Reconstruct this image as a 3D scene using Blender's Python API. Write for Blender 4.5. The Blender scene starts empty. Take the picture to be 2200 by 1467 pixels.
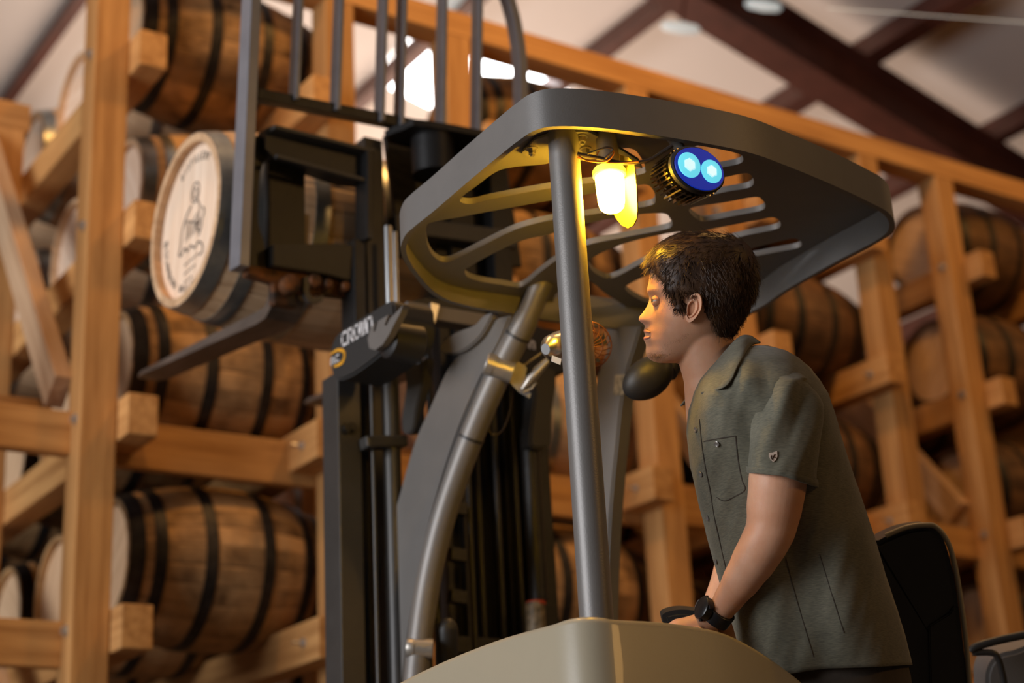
import bpy, bmesh, math, random
from mathutils import Vector, Matrix, noise
from mathutils.bvhtree import BVHTree
random.seed(7)
PI = math.pi
scn = bpy.context.scene
COL = scn.collection

# ------------------------------------------------------------------ camera
FPX, CX, CY = 3500.0, 1100.0, 733.5
R = Matrix(((0.8342152, 0.14922526, 0.53086422),
            (-0.54904442, 0.31438566, 0.77441067),
            (-0.05133446, -0.93749319, 0.3441966)))      # camera (right, down, forward) -> world
CAM = Vector((0, 0, 0.65))
camd = bpy.data.cameras.new('camera')
cam = bpy.data.objects.new('camera', camd)
COL.objects.link(cam)
rx, dn, fw = R @ Vector((1, 0, 0)), R @ Vector((0, 1, 0)), R @ Vector((0, 0, 1))
m = Matrix((rx, -dn, -fw)).transposed().to_4x4()
m.translation = CAM
cam.matrix_world = m
camd.sensor_width = 36
camd.lens = FPX / 2200 * 36
camd.clip_start = 0.05
camd.dof.use_dof = True
camd.dof.focus_distance = 3.3
camd.dof.aperture_fstop = 2.1
camd.dof.aperture_blades = 0
scn.camera = cam

# ------------------------------------------------------------------ world, lights, exposure
scn.view_settings.view_transform = 'Standard'
scn.view_settings.look = 'None'
scn.view_settings.gamma = 1
scn.view_settings.use_curve_mapping = False
scn.view_settings.exposure = -0.1
w = bpy.data.worlds.new('world')
scn.world = w
w.use_nodes = True
w.node_tree.nodes['Background'].inputs[0].default_value = (1.0, 0.80, 0.62, 1)
w.node_tree.nodes['Background'].inputs[1].default_value = 0.012


def light(name, kind, loc, target, energy, color, **kw):
    d = bpy.data.lights.new(name, kind)
    d.energy = energy
    d.color = color
    for k, v in kw.items():
        setattr(d, k, v)
    o = bpy.data.objects.new(name, d)
    COL.objects.link(o)
    o.location = loc
    if target is not None:
        o.rotation_euler = (Vector(target) - Vector(loc)).to_track_quat('-Z', 'Y').to_euler()
    return o


# open loading door on the left (daylight), an added roof fill and the hall's warm high lamps
light('door_daylight', 'AREA', (-6.5, 3.4, 3.0), (3.5, 4.0, 2.9), 760, (0.95, 0.96, 1.0), shape='RECTANGLE', size=5.2, size_y=4.2)
light('roof_fill', 'AREA', (5.5, 15.5, 3.0), (7.5, 9.0, 7.5), 430, (1.0, 0.76, 0.60), shape='RECTANGLE', size=6, size_y=3, spread=2.2)  # unseen fill added behind the rack to brighten the roof
for (lx, ly, lz, le) in ((0.9, 3.9, 7.2, 85), (4.4, 3.9, 6.7, 80), (8.2, 3.9, 5.8, 26), (12.0, 3.9, 5.2, 20)):
    light('hall_lamp', 'AREA', (lx, ly, lz), (lx, ly + 1.4, 2.0), le, (1.0, 0.50, 0.125), shape='DISK', size=0.5)
light('rear_hall_lamp', 'AREA', (6.0, -3.5, 4.8), (2.6, 3.0, 1.6), 75, (1.0, 0.54, 0.17), shape='DISK', size=1.2)

# ------------------------------------------------------------------ projection helpers (calibration of the photograph)


def ray(px, py):
    return R @ Vector((px - CX, py - CY, FPX))


def P(px, py, ax, v):
    "world point on the plane axis ax = v"
    d = ray(px, py)
    return CAM + d * ((v - CAM[ax]) / d[ax])


def PL(px, py, p0, n):
    d = ray(px, py)
    return CAM + d * ((Vector(p0) - CAM).dot(n) / d.dot(n))


def K(px, py, d):
    "world point at optical depth d"
    return CAM + ray(px, py) * (d / FPX)


# ------------------------------------------------------------------ materials


def mat(name, color, rough=0.5, metal=0.0, noise_scale=0, amt=0.15, stretch=(1, 1, 1), color2=None, bump=0.0,
        bump_scale=60, spec=0.5, sss=0.0, emit=None, estr=0, coords='Object', detail=4, rand=0.0, lo=0.35, hi=0.65,
        transmission=0.0, coat=0.0, wave=None):
    m = bpy.data.materials.new(name)
    m.use_nodes = True
    nt = m.node_tree
    b = nt.nodes['Principled BSDF']
    b.inputs['Base Color'].default_value = (*color, 1)
    b.inputs['Roughness'].default_value = rough
    b.inputs['Metallic'].default_value = metal
    b.inputs['Specular IOR Level'].default_value = spec
    b.inputs['Coat Weight'].default_value = coat
    if transmission:
        b.inputs['Transmission Weight'].default_value = transmission
    if sss:
        b.inputs['Subsurface Weight'].default_value = sss
        b.inputs['Subsurface Radius'].default_value = (0.012, 0.004, 0.002)
        b.inputs['Subsurface Scale'].default_value = 1.0
    if emit:
        b.inputs['Emission Color'].default_value = (*emit, 1)
        b.inputs['Emission Strength'].default_value = estr
    if noise_scale or bump:
        tc = nt.nodes.new('ShaderNodeTexCoord')
        mp = nt.nodes.new('ShaderNodeMapping')
        mp.inputs['Scale'].default_value = stretch
        nt.links.new(tc.outputs[coords], mp.inputs[0])
        if rand:
            oi = nt.nodes.new('ShaderNodeObjectInfo')
            sc = nt.nodes.new('ShaderNodeVectorMath')
            sc.operation = 'SCALE'
            sc.inputs[0].default_value = (37, 91, 53)
            nt.links.new(oi.outputs['Random'], sc.inputs['Scale'])
            nt.links.new(sc.outputs[0], mp.inputs['Location'])
    if noise_scale:
        n = nt.nodes.new('ShaderNodeTexNoise')
        n.inputs['Scale'].default_value = noise_scale
        n.inputs['Detail'].default_value = detail
        n.inputs['Roughness'].default_value = 0.62
        nt.links.new(mp.outputs[0], n.inputs['Vector'])
        cr = nt.nodes.new('ShaderNodeValToRGB')
        c2 = color2 if color2 else tuple(c * (1 - amt) for c in color)
        cr.color_ramp.elements[0].position = lo
        cr.color_ramp.elements[1].position = hi
        cr.color_ramp.elements[0].color = (*c2, 1)
        cr.color_ramp.elements[1].color = (*color, 1)
        nt.links.new(n.outputs['Fac'], cr.inputs[0])
        out = cr.outputs[0]
        if rand:
            hsv = nt.nodes.new('ShaderNodeHueSaturation')
            mr = nt.nodes.new('ShaderNodeMapRange')
            mr.inputs['To Min'].default_value = 1 - rand
            mr.inputs['To Max'].default_value = 1 + rand
            nt.links.new(oi.outputs['Random'], mr.inputs['Value'])
            nt.links.new(mr.outputs[0], hsv.inputs['Value'])
            nt.links.new(out, hsv.inputs['Color'])
            out = hsv.outputs[0]
        nt.links.new(out, b.inputs['Base Color'])
    if bump:
        nb = nt.nodes.new('ShaderNodeTexNoise')
        nb.inputs['Scale'].default_value = bump_scale
        nb.inputs['Detail'].default_value = 3
        nt.links.new(mp.outputs[0], nb.inputs['Vector'])
        bp = nt.nodes.new('ShaderNodeBump')
        bp.inputs['Strength'].default_value = bump
        bp.inputs['Distance'].default_value = 0.01
        nt.links.new(nb.outputs['Fac'], bp.inputs['Height'])
        nt.links.new(bp.outputs[0], b.inputs['Normal'])
    return m


M = {}
M['timber'] = mat('rack_timber', (0.60, 0.32, 0.115), 0.62, noise_scale=3.0, color2=(0.40, 0.19, 0.06), stretch=(0.5, 9, 9), rand=0.16, bump=0.15, bump_scale=14, spec=0.3)
M['timber_pale'] = mat('pale_timber', (0.62, 0.42, 0.26), 0.65, noise_scale=3.0, color2=(0.45, 0.27, 0.15), stretch=(0.5, 9, 9), rand=0.12, spec=0.3)
M['oak_old'] = mat('weathered_oak', (0.46, 0.27, 0.12), 0.7, noise_scale=3.4, color2=(0.10, 0.05, 0.02), stretch=(1.6, 1.5, 1.5), rand=0.22, lo=0.30, hi=0.58, bump=0.2, bump_scale=30, spec=0.25, detail=8)
M['oak_dark'] = mat('dark_aged_oak', (0.20, 0.105, 0.050), 0.6, noise_scale=3.2, color2=(0.075, 0.038, 0.02), stretch=(1.4, 1.6, 1.6), rand=0.2, lo=0.3, hi=0.62, spec=0.3, detail=8)
M['oak_new'] = mat('fresh_oak', (0.66, 0.44, 0.26), 0.6, noise_scale=3.4, color2=(0.50, 0.30, 0.16), stretch=(1.0, 7, 7), rand=0.10, lo=0.3, hi=0.6, spec=0.25)
M['head_wood'] = mat('barrel_head_oak', (0.76, 0.52, 0.32), 0.6, noise_scale=4.0, color2=(0.62, 0.40, 0.23), stretch=(7, 9, 0.6), rand=0.1, spec=0.25)
M['head_pale'] = mat('pale_barrel_head_oak', (0.92, 0.72, 0.55), 0.6, noise_scale=4.0, color2=(0.82, 0.60, 0.43), stretch=(7, 9, 0.6), spec=0.25)
M['hoop_old'] = mat('blackened_hoop_steel', (0.045, 0.04, 0.038), 0.5, 0.6, noise_scale=20, color2=(0.02, 0.017, 0.016))
M['hoop_new'] = mat('galvanised_hoop_steel', (0.42, 0.43, 0.41), 0.34, 0.9, noise_scale=9, color2=(0.24, 0.25, 0.25))
M['ink'] = mat('stencil_ink', (0.07, 0.05, 0.045), 0.7)
M['bolt'] = mat('zinc_bolt', (0.62, 0.62, 0.63), 0.35, 0.9)
M['grey'] = mat('grey_frame_paint', (0.185, 0.172, 0.160), 0.42, 0.25, noise_scale=8, amt=0.08, bump=0.05, bump_scale=300)
M['guard'] = mat('guard_paint', (0.185, 0.175, 0.165), 0.48, 0.2, noise_scale=8, amt=0.08, bump=0.05, bump_scale=300)
M['black'] = mat('black_mast_steel', (0.020, 0.019, 0.019), 0.45, 0.3, noise_scale=9, amt=0.3, bump=0.1, bump_scale=60)
M['charcoal'] = mat('charcoal_mast_steel', (0.048, 0.045, 0.042), 0.45, 0.2, noise_scale=9, amt=0.2)
M['load'] = mat('load_backrest_paint', (0.25, 0.25, 0.275), 0.4, 0.3, noise_scale=9, amt=0.15)
M['plastic'] = mat('black_plastic', (0.016, 0.015, 0.0145), 0.5)
M['cover'] = mat('textured_black_cover', (0.017, 0.016, 0.015), 0.6, bump=0.2, bump_scale=400)
M['rust'] = mat('rusty_greasy_steel', (0.20, 0.075, 0.025), 0.6, 0.4, noise_scale=14, color2=(0.03, 0.02, 0.015), lo=0.4, hi=0.6)
M['fork'] = mat('worn_fork_steel', (0.20, 0.155, 0.125), 0.5, 0.5, noise_scale=9, color2=(0.10, 0.075, 0.06), stretch=(1, 0.3, 1))
M['chrome'] = mat('chrome', (0.70, 0.70, 0.70), 0.28, 1.0)
M['beige'] = mat('beige_body_paint', (0.36, 0.315, 0.225), 0.36, noise_scale=14, amt=0.02, coat=0.15, bump=0.02, bump_scale=200)
M['white'] = mat('white_print', (0.78, 0.76, 0.76), 0.5)
M['orange_print'] = mat('orange_print', (0.90, 0.42, 0.02), 0.5)
M['label'] = mat('label_sticker', (0.35, 0.28, 0.18), 0.5, noise_scale=50, color2=(0.10, 0.08, 0.05))
M['red'] = mat('red_print', (0.50, 0.06, 0.02), 0.5)
M['wire_dark'] = mat('dark_wire', (0.03, 0.02, 0.015), 0.4)
M['copper'] = mat('orange_wire', (0.45, 0.16, 0.03), 0.3, 0.5)
M['clamp'] = mat('cast_aluminium', (0.42, 0.39, 0.35), 0.38, 0.7, noise_scale=60, amt=0.15)
M['lens_clear'] = mat('beacon_globe', (1.0, 0.82, 0.35), 0.25, emit=(1.0, 0.54, 0.03), estr=300)
M['lens_rim'] = mat('beacon_globe_rim', (0.75, 0.85, 0.25), 0.25, emit=(0.72, 0.85, 0.10), estr=0.8)
M['reflector'] = mat('amber_reflector_plate', (0.85, 0.55, 0.05), 0.35, 0.4)
M['brass'] = mat('gold_tinted_heatsink', (0.42, 0.36, 0.24), 0.22, 1.0)
M['blue_glass'] = mat('blue_lamp_face', (0.008, 0.02, 0.20), 0.55, emit=(0.003, 0.03, 0.45), estr=0.6)
M['blue_led'] = mat('blue_led_lens', (0.2, 0.8, 0.9), 0.2, emit=(0.13, 0.66, 0.82), estr=1.0, noise_scale=0)
M['led_core'] = mat('blue_led_core', (0.8, 0.95, 1), 0.2, emit=(0.42, 0.80, 0.90), estr=1.0)
M['skin'] = mat('skin', (0.66, 0.36, 0.225), 0.48, sss=0.2, noise_scale=14, color2=(0.60, 0.295, 0.17), bump=0.05, bump_scale=420, spec=0.35)
M['hair'] = mat('dark_brown_hair', (0.075, 0.036, 0.016), 0.5, rand=0, noise_scale=40, color2=(0.028, 0.013, 0.007), spec=0.3)
M['beard'] = mat('brown_stubble', (0.30, 0.16, 0.075), 0.5)
M['eye_white'] = mat('eye_white', (0.7, 0.66, 0.62), 0.2)
M['iris'] = mat('iris', (0.08, 0.07, 0.07), 0.15)
M['lips'] = mat('lips', (0.55, 0.24, 0.18), 0.42, sss=0.2)
M['trouser'] = mat('brown_trouser_cloth', (0.055, 0.040, 0.028), 0.85, noise_scale=60, amt=0.2)
M['watch'] = mat('black_watch_rubber', (0.012, 0.012, 0.014), 0.3)
M['bracelet'] = mat('grey_bracelet', (0.30, 0.31, 0.32), 0.4, 0.5)
M['button'] = mat('grey_button', (0.22, 0.20, 0.18), 0.25, 0.3)
M['patch'] = mat('cream_patch', (0.62, 0.48, 0.38), 0.6)
M['seat'] = mat('black_vinyl', (0.010, 0.010, 0.010), 0.36)
M['roofsheet'] = mat('roof_insulation_vinyl', (0.80, 0.73, 0.68), 0.6, noise_scale=0.6, amt=0.05)
M['primer'] = mat('red_oxide_steel', (0.115, 0.035, 0.022), 0.5, 0.1, noise_scale=4, amt=0.3)
M['floor'] = mat('concrete_floor', (0.09, 0.08, 0.07), 0.7, noise_scale=1.5, amt=0.25)
M['walls'] = mat('dark_cladding', (0.07, 0.04, 0.028), 0.7, noise_scale=1.0, amt=0.2)
M['daylight'] = mat('daylight_panel', (1, 1, 1), 0.5, emit=(0.95, 0.98, 1.0), estr=9)
M['lampglass'] = mat('lamp_glass', (0.8, 0.85, 0.85), 0.2, emit=(0.8, 0.9, 0.9), estr=0.35)


def shirt_material():
    m = mat('sage_shirt_cloth', (0.168, 0.158, 0.118), 0.85, noise_scale=9, color2=(0.128, 0.122, 0.090), spec=0.2)
    nt = m.node_tree
    b = nt.nodes['Principled BSDF']
    tc = nt.nodes.new('ShaderNodeTexCoord')
    n = nt.nodes.new('ShaderNodeTexNoise')
    mp = nt.nodes.new('ShaderNodeMapping')
    mp.inputs['Scale'].default_value = (90, 90, 900)
    n.inputs['Scale'].default_value = 1.0
    n.inputs['Detail'].default_value = 2
    nt.links.new(tc.outputs['Object'], mp.inputs[0])
    nt.links.new(mp.outputs[0], n.inputs['Vector'])
    mx = nt.nodes.new('ShaderNodeMix')
    mx.data_type = 'RGBA'
    mx.blend_type = 'MULTIPLY'
    mx.inputs['Factor'].default_value = 0.55
    src = b.inputs['Base Color'].links[0].from_socket
    cr = nt.nodes.new('ShaderNodeValToRGB')
    cr.color_ramp.elements[0].position = 0.3
    cr.color_ramp.elements[1].position = 0.65
    cr.color_ramp.elements[0].color = (0.45, 0.45, 0.45, 1)
    cr.color_ramp.elements[1].color = (1.25, 1.2, 1.1, 1)
    nt.links.new(n.outputs['Fac'], cr.inputs[0])
    nt.links.new(src, mx.inputs['A'])
    nt.links.new(cr.outputs[0], mx.inputs['B'])
    nt.links.new(mx.outputs['Result'], b.inputs['Base Color'])
    b.inputs['Sheen Weight'].default_value = 0.15
    return m


M['shirt'] = shirt_material()

# ------------------------------------------------------------------ object helpers


def link(name, me, mt=None, parent=None, smooth=False, mw=None):
    o = bpy.data.objects.new(name, me)
    COL.objects.link(o)
    if mt is not None and len(me.materials) == 0:
        me.materials.append(M[mt] if isinstance(mt, str) else mt)
    if smooth:
        for p in me.polygons:
            p.use_smooth = True
    if parent is not None:
        o.parent = parent
        o.matrix_parent_inverse = Matrix.Identity(4)
        base = WM[parent.name]
        local = base.inverted() @ (mw if mw is not None else Matrix.Identity(4))
        o.matrix_basis = local
    elif mw is not None:
        o.matrix_basis = mw
    WM[o.name] = mw.copy() if mw is not None else Matrix.Identity(4)
    return o


WM = {}


def from_bm(name, bm, mt, parent=None, smooth=False, mw=None, auto=None):
    bmesh.ops.recalc_face_normals(bm, faces=bm.faces)
    me = bpy.data.meshes.new(name)
    bm.to_mesh(me)
    bm.free()
    o = link(name, me, mt, parent, smooth or auto is not None, mw)
    if auto is not None:
        me.set_sharp_from_angle(angle=math.radians(auto))
    return o


def thing(name, label, cat, loc=(0, 0, 0), group=None):
    o = bpy.data.objects.new(name, None)
    COL.objects.link(o)
    o.empty_display_size = 0.1
    o.location = loc
    WM[o.name] = Matrix.Translation(loc)
    o['label'] = label
    o['category'] = cat
    if group:
        o['group'] = group
    return o


def bx(bm, c, s, rot=None, bevel=0.0):
    "box of size s at c"
    r = bmesh.ops.create_cube(bm, size=1.0)
    mt = Matrix.Translation(Vector(c)) @ (rot.to_4x4() if rot is not None else Matrix.Identity(4)) @ Matrix.Diagonal((s[0], s[1], s[2], 1))
    bmesh.ops.transform(bm, matrix=mt, verts=r['verts'])
    if bevel:
        es = list({e for v in r['verts'] for e in v.link_edges})
        bmesh.ops.bevel(bm, geom=es, offset=bevel, segments=2, affect='EDGES', profile=0.6)


def frame_of(p0, p1, side):
    x = (Vector(p1) - Vector(p0)).normalized()
    y = Vector(side) - x * Vector(side).dot(x)
    y.normalize()
    z = x.cross(y)
    return Matrix((x, y, z)).transposed()


def beam_bm(bm, p0, p1, wd, ht, side, bevel=0.0):
    "box from p0 to p1; wd measured along side, ht across"
    p0, p1 = Vector(p0), Vector(p1)
    bx(bm, (p0 + p1) / 2, ((p1 - p0).length, wd, ht), frame_of(p0, p1, side), bevel)


def beam(name, p0, p1, wd, ht, side, mt, parent=None, bevel=0.004):
    "one timber/steel bar, local X along its length so that grain follows it"
    p0, p1 = Vector(p0), Vector(p1)
    bm = bmesh.new()
    bx(bm, (0, 0, 0), ((p1 - p0).length, wd, ht), None, bevel)
    mw = Matrix.Translation((p0 + p1) / 2) @ frame_of(p0, p1, side).to_4x4()
    return from_bm(name, bm, mt, parent, mw=mw)


def ring_pts(c, ax, r, n, ref=(0, 0, 1), r2=None):
    ax = Vector(ax).normalized()
    u = Vector(ref) - ax * Vector(ref).dot(ax)
    if u.length < 1e-4:
        u = Vector((1, 0, 0)) - ax * ax.x
    u.normalize()
    v = ax.cross(u)
    r2 = r if r2 is None else r2
    return [Vector(c) + u * (r * math.cos(2 * PI * i / n)) + v * (r2 * math.sin(2 * PI * i / n)) for i in range(n)]


def loft(bm, rings, cap=True, closed=True):
    vs = [[bm.verts.new(p) for p in r] for r in rings]
    n = len(vs[0])
    for a, b in zip(vs, vs[1:]):
        for i in range(n if closed else n - 1):
            j = (i + 1) % n
            bm.faces.new((a[i], a[j], b[j], b[i]))
    if cap and closed:
        bm.faces.new(vs[0][::-1])
        bm.faces.new(vs[-1])
    return vs


def tube_bm(bm, pts, rads, n=16, cap=True, ref=(0.13, 0.2, 1)):
    pts = [Vector(p) for p in pts]
    if not hasattr(rads, '__len__'):
        rads = [rads] * len(pts)
    rings = []
    prev = None
    for i, p in enumerate(pts):
        a = pts[max(i - 1, 0)]
        b = pts[min(i + 1, len(pts) - 1)]
        t = (b - a).normalized()
        if prev is None:
            u = Vector(ref) - t * Vector(ref).dot(t)
            if u.length < 1e-3:
                u = Vector((1, 0, 0)) - t * t.x
        else:
            u = prev - t * prev.dot(t)
        u.normalize()
        prev = u
        v = t.cross(u)
        rings.append([p + (u * math.cos(2 * PI * k / n) + v * math.sin(2 * PI * k / n)) * rads[i] for k in range(n)])
    loft(bm, rings, cap)


def tube(name, pts, rads, mt, parent=None, n=16, smooth=True):
    bm = bmesh.new()
    tube_bm(bm, pts, rads, n)
    return from_bm(name, bm, mt, parent, auto=40 if smooth else None)


def smooth_path(pts, k=6, closed=False):
    "Catmull-Rom through points"
    pts = [Vector(p) for p in pts]
    n = len(pts)
    out = []
    rng = range(n) if closed else range(n - 1)
    for i in rng:
        if closed:
            p0, p1, p2, p3 = pts[(i - 1) % n], pts[i], pts[(i + 1) % n], pts[(i + 2) % n]
        else:
            p0, p1, p2, p3 = pts[max(i - 1, 0)], pts[i], pts[i + 1], pts[min(i + 2, n - 1)]
        for j in range(k):
            t = j / k
            out.append(0.5 * ((2 * p1) + (p2 - p0) * t + (2 * p0 - 5 * p1 + 4 * p2 - p3) * t * t + (3 * p1 - p0 - 3 * p2 + p3) * t ** 3))
    if not closed:
        out.append(pts[-1])
    return out


def prism_bm(bm, pts, ext):
    "extrude the planar outline pts by vector ext"
    ext = Vector(ext)
    a = [bm.verts.new(Vector(p)) for p in pts]
    b = [bm.verts.new(Vector(p) + ext) for p in pts]
    n = len(pts)
    bm.faces.new(a[::-1])
    bm.faces.new(b)
    for i in range(n):
        j = (i + 1) % n
        bm.faces.new((a[i], a[j], b[j], b[i]))


def prism(name, pts, ext, mt, parent=None, bevel=0.0, auto=35):
    bm = bmesh.new()
    prism_bm(bm, pts, ext)
    if bevel:
        bmesh.ops.recalc_face_normals(bm, faces=bm.faces)
        es = [e for e in bm.edges if len(e.link_faces) == 2 and e.calc_face_angle(0) > 1.0]
        bmesh.ops.bevel(bm, geom=es, offset=bevel, segments=2, affect='EDGES')
    return from_bm(name, bm, mt, parent, auto=auto)


def hexbolt(bm, c, ax, r=0.012, h=0.010, stud=0.0):
    ax = Vector(ax).normalized()
    loft(bm, [ring_pts(c, ax, r * 1.5, 14), ring_pts(Vector(c) + ax * h * 0.3, ax, r * 1.5, 14)])
    loft(bm, [ring_pts(Vector(c) + ax * h * 0.3, ax, r, 6), ring_pts(Vector(c) + ax * h * 1.2, ax, r, 6)])
    if stud:
        loft(bm, [ring_pts(Vector(c) + ax * h, ax, r * 0.5, 8), ring_pts(Vector(c) + ax * (h + stud), ax, r * 0.5, 8)])


def bolt(c, ax, parent, r=0.012, h=0.01, stud=0.0, mt='bolt', name='bolt'):
    bm = bmesh.new()
    hexbolt(bm, (0, 0, 0), ax, r, h, stud)
    return from_bm(name, bm, mt, parent, mw=Matrix.Translation(Vector(c)))


def struct(o):
    o['kind'] = 'structure'
    return o


# ------------------------------------------------------------------ the hall: floor, walls, roof
bm = bmesh.new()
bx(bm, (8, 8, -0.05), (44, 40, 0.1))
struct(from_bm('floor', bm, 'floor'))
bm = bmesh.new()
bx(bm, (8, 10.4, 2.45), (44, 0.2, 4.9))
struct(from_bm('back_light_screen', bm, 'walls'))  # low dark wall added to stop light leaking into the rack
bm = bmesh.new()
bx(bm, (28.0, 8, 2.0), (0.2, 40, 4.0))
struct(from_bm('wall_right', bm, 'walls'))

# tapered roof: rafter direction falls along +X
RY = 8.0
ra, rb = P(1395, 0, 1, RY + 0.15), P(1970, 350, 1, RY + 0.15)
SL = (rb.z - ra.z) / (rb.x - ra.x)
RZ0 = ra.z - SL * ra.x                       # height of the flange line at X = 0


def zroof(x, up=0.0):
    return RZ0 + SL * x + up


WEB = 0.42
rdir = Vector((1, 0, SL)).normalized()
rup = Vector((-SL, 0, 1)).normalized()
for yy in (RY,):
    fr = thing('roof_rafter', 'wide red oxide steel roof rafter sloping down to the right' if yy == RY else
               'second red oxide roof rafter farther behind the barrel racks', 'rafter', (0, yy, zroof(0)))
    x0, x1 = -7.0, 26.0
    a = Vector((x0, yy, zroof(x0)))
    b = Vector((x1, yy, zroof(x1)))
    beam('bottom_flange', a + rup * 0.01, b + rup * 0.01, 0.30, 0.02, (0, 1, 0), 'primer', fr, 0)
    beam('web', a + rup * (WEB / 2 + 0.02), b + rup * (WEB / 2 + 0.02), 0.015, WEB, (0, 1, 0), 'primer', fr, 0)
    beam('top_flange', a + rup * (WEB + 0.03), b + rup * (WEB + 0.03), 0.26, 0.02, (0, 1, 0), 'primer', fr, 0)
PUR = 0.22
RN = Vector((-SL, 0, 1)).normalized()
PLP = Vector((0, 0, zroof(0))) + rup * (WEB + 0.04)          # plane of the purlins' underside


def roof_pt(px, py, lift=0.0):
    return PL(px, py, PLP + rup * lift, RN)


purlin_px = [(105, 110), (860, 160), (1350, 90), (1725, 235), (1985, 60), (2180, 290)]
pxs = sorted(roof_pt(*q).x for q in purlin_px)
for k, X in enumerate(pxs + [pxs[-1] + 1.9]):
    o = beam('roof_purlin', (X, -4, zroof(X) + (WEB + 0.04 + PUR / 2) * 1.03), (X, 24, zroof(X) + (WEB + 0.04 + PUR / 2) * 1.03), 0.10, PUR, (1, 0, SL), 'primer')
    names = ['leftmost red oxide roof purlin at the upper left corner', 'red oxide roof purlin behind the upright load backrest bars',
             'red oxide roof purlin meeting the rafter near the small oval lamp', 'red oxide roof purlin low behind the right tip of the overhead guard',
             'red oxide roof purlin crossing above the rafter at the upper right', 'rightmost red oxide roof purlin near the right picture edge',
             'red oxide roof purlin over the far right racks', 'last red oxide roof purlin beyond the far right racks']
    o['label'] = names[k]
    o['category'] = 'purlin'
    o['group'] = 'roof purlins'
bm = bmesh.new()
x0, x1 = -9.0, 28.0
lift = WEB + 0.04 + PUR + 0.02
for (xa, xb) in ((x0, x1),):
    pts = [Vector((xa, -6, zroof(xa))) + rup * lift, Vector((xb, -6, zroof(xb))) + rup * lift,
           Vector((xb, 24, zroof(xb))) + rup * lift, Vector((xa, 24, zroof(xa))) + rup * lift]
    prism_bm(bm, pts, rup * 0.08)
ceil = struct(from_bm('ceiling', bm, 'roofsheet'))
# daylight panels set in the roof, seen between the backrest bars
for k, poly in enumerate(([(822, 140), (850, 118), (895, 68), (945, 70), (945, 240), (922, 230), (868, 203), (822, 182)],
                          [(985, 96), (1050, 104), (1110, 130), (1180, 152), (1225, 184), (1217, 203), (1150, 186), (1100, 168), (1040, 160), (985, 152)])):
    pts = [roof_pt(x, y, PUR + 0.0) for x, y in poly]
    bmw = bmesh.new()
    prism_bm(bmw, pts, rup * 0.015)
    o = struct(from_bm('window_%d' % (k + 1), bmw, 'daylight'))
# small high-bay lamps near the rafter and a thin suspended cable
for (px, py, lab) in ((1640, 12, 'small glass lamp under the rafter at the top edge'), (1462, 60, 'small oval lamp where purlin meets rafter')):
    c = P(px, py, 1, RY - 0.3)
    t = thing('ceiling_lamp', lab, 'lamp', c)
    d = (ray(px + 40, py + 5) - ray(px, py)).normalized()
    bm = bmesh.new()
    tube_bm(bm, [c - d * 0.14, c - d * 0.11, c, c + d * 0.11, c + d * 0.14], [0.012, 0.035, 0.045, 0.035, 0.012], 12)
    from_bm('lamp_glass', bm, 'lampglass', t, smooth=True)
    tube('lamp_stem', [c, c + rup * 0.5], 0.012, 'primer', t, 8)
t = tube('tube_lamp', [P(957, 24, 1, 9.0), P(992, -14, 1, 9.0)], 0.045, 'lampglass', None, 12)
t['label'] = 'white tube lamp under the roof between two backrest bars, top edge'
t['category'] = 'lamp'
t = tube('cable', [P(1780, 18, 1, 5.0), P(1990, 33, 1, 5.0), P(2260, 52, 1, 5.0)], 0.003, 'lampglass', None, 6)
t['label'] = 'thin pale cable strung across the ceiling at the upper right'
t['category'] = 'cable'

# ------------------------------------------------------------------ the barrel rack
RYF = 5.85                                         # centre of the front row of posts
POSTS = [1.39, 2.03, 3.10, 3.74, 4.83, 5.42, 6.50, 7.13, 8.20, 8.84, 9.92, 10.55, 11.63]
RAILZ = [0.98, 1.79, 2.60, 3.41, 4.19]
rack = thing('barrel_rack', 'tall orange timber rack of posts, rails and braces holding whiskey barrels', 'rack', (2.03, RYF, 0))
PS = 0.145
for i, X in enumerate(POSTS):
    for k in range(4):
        Y = RYF + 1.42 * k
        if (X < 1.5 and k > 1) or (k and i % 2 == 0):
            continue
        o = beam('post', (X, Y, 0.02), (X, Y, 4.76 if k == 0 else 4.50), PS, PS, (0, 1, 0), 'timber', rack, 0.006)
        if k == 0:
            for z in RAILZ:
                bolt((X - PS / 2, Y - 0.02, z + 0.0), (-1, 0, 0), o, 0.016, 0.016, 0)
for k in range(1):
    beam('top_plate', (-2.5, RYF + 1.42 * k, 4.76 + 0.07), (16, RYF + 1.42 * k, 4.76 + 0.07), PS, 0.135, (0, 1, 0), 'timber', rack, 0.006)
for i in range(1, len(POSTS) - 1, 2):
    for z in RAILZ:
        for sx, X in ((1, POSTS[i]), (-1, POSTS[i + 1])):
            xr = X + sx * (PS / 2 + 0.064)
            o = beam('rail', (xr, RYF - 0.18, z), (xr, RYF + 4.6, z), 0.122, 0.165, (1, 0, 0), 'timber', rack, 0.006)
            if sx < 0:
                bolt((xr - 0.061, RYF - 0.05, z), (-1, 0, 0), o, 0.013, 0.012, 0.035)
    # header beams across the bays
    for j, z in enumerate(RAILZ):
        if j == 2:
            beam('header_beam', (POSTS[i] + PS / 2, RYF + 0.10, z - 0.04), (POSTS[i + 1] - PS / 2, RYF + 0.10, z - 0.04), 0.05, 0.19, (0, 1, 0), 'timber', rack)
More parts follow.
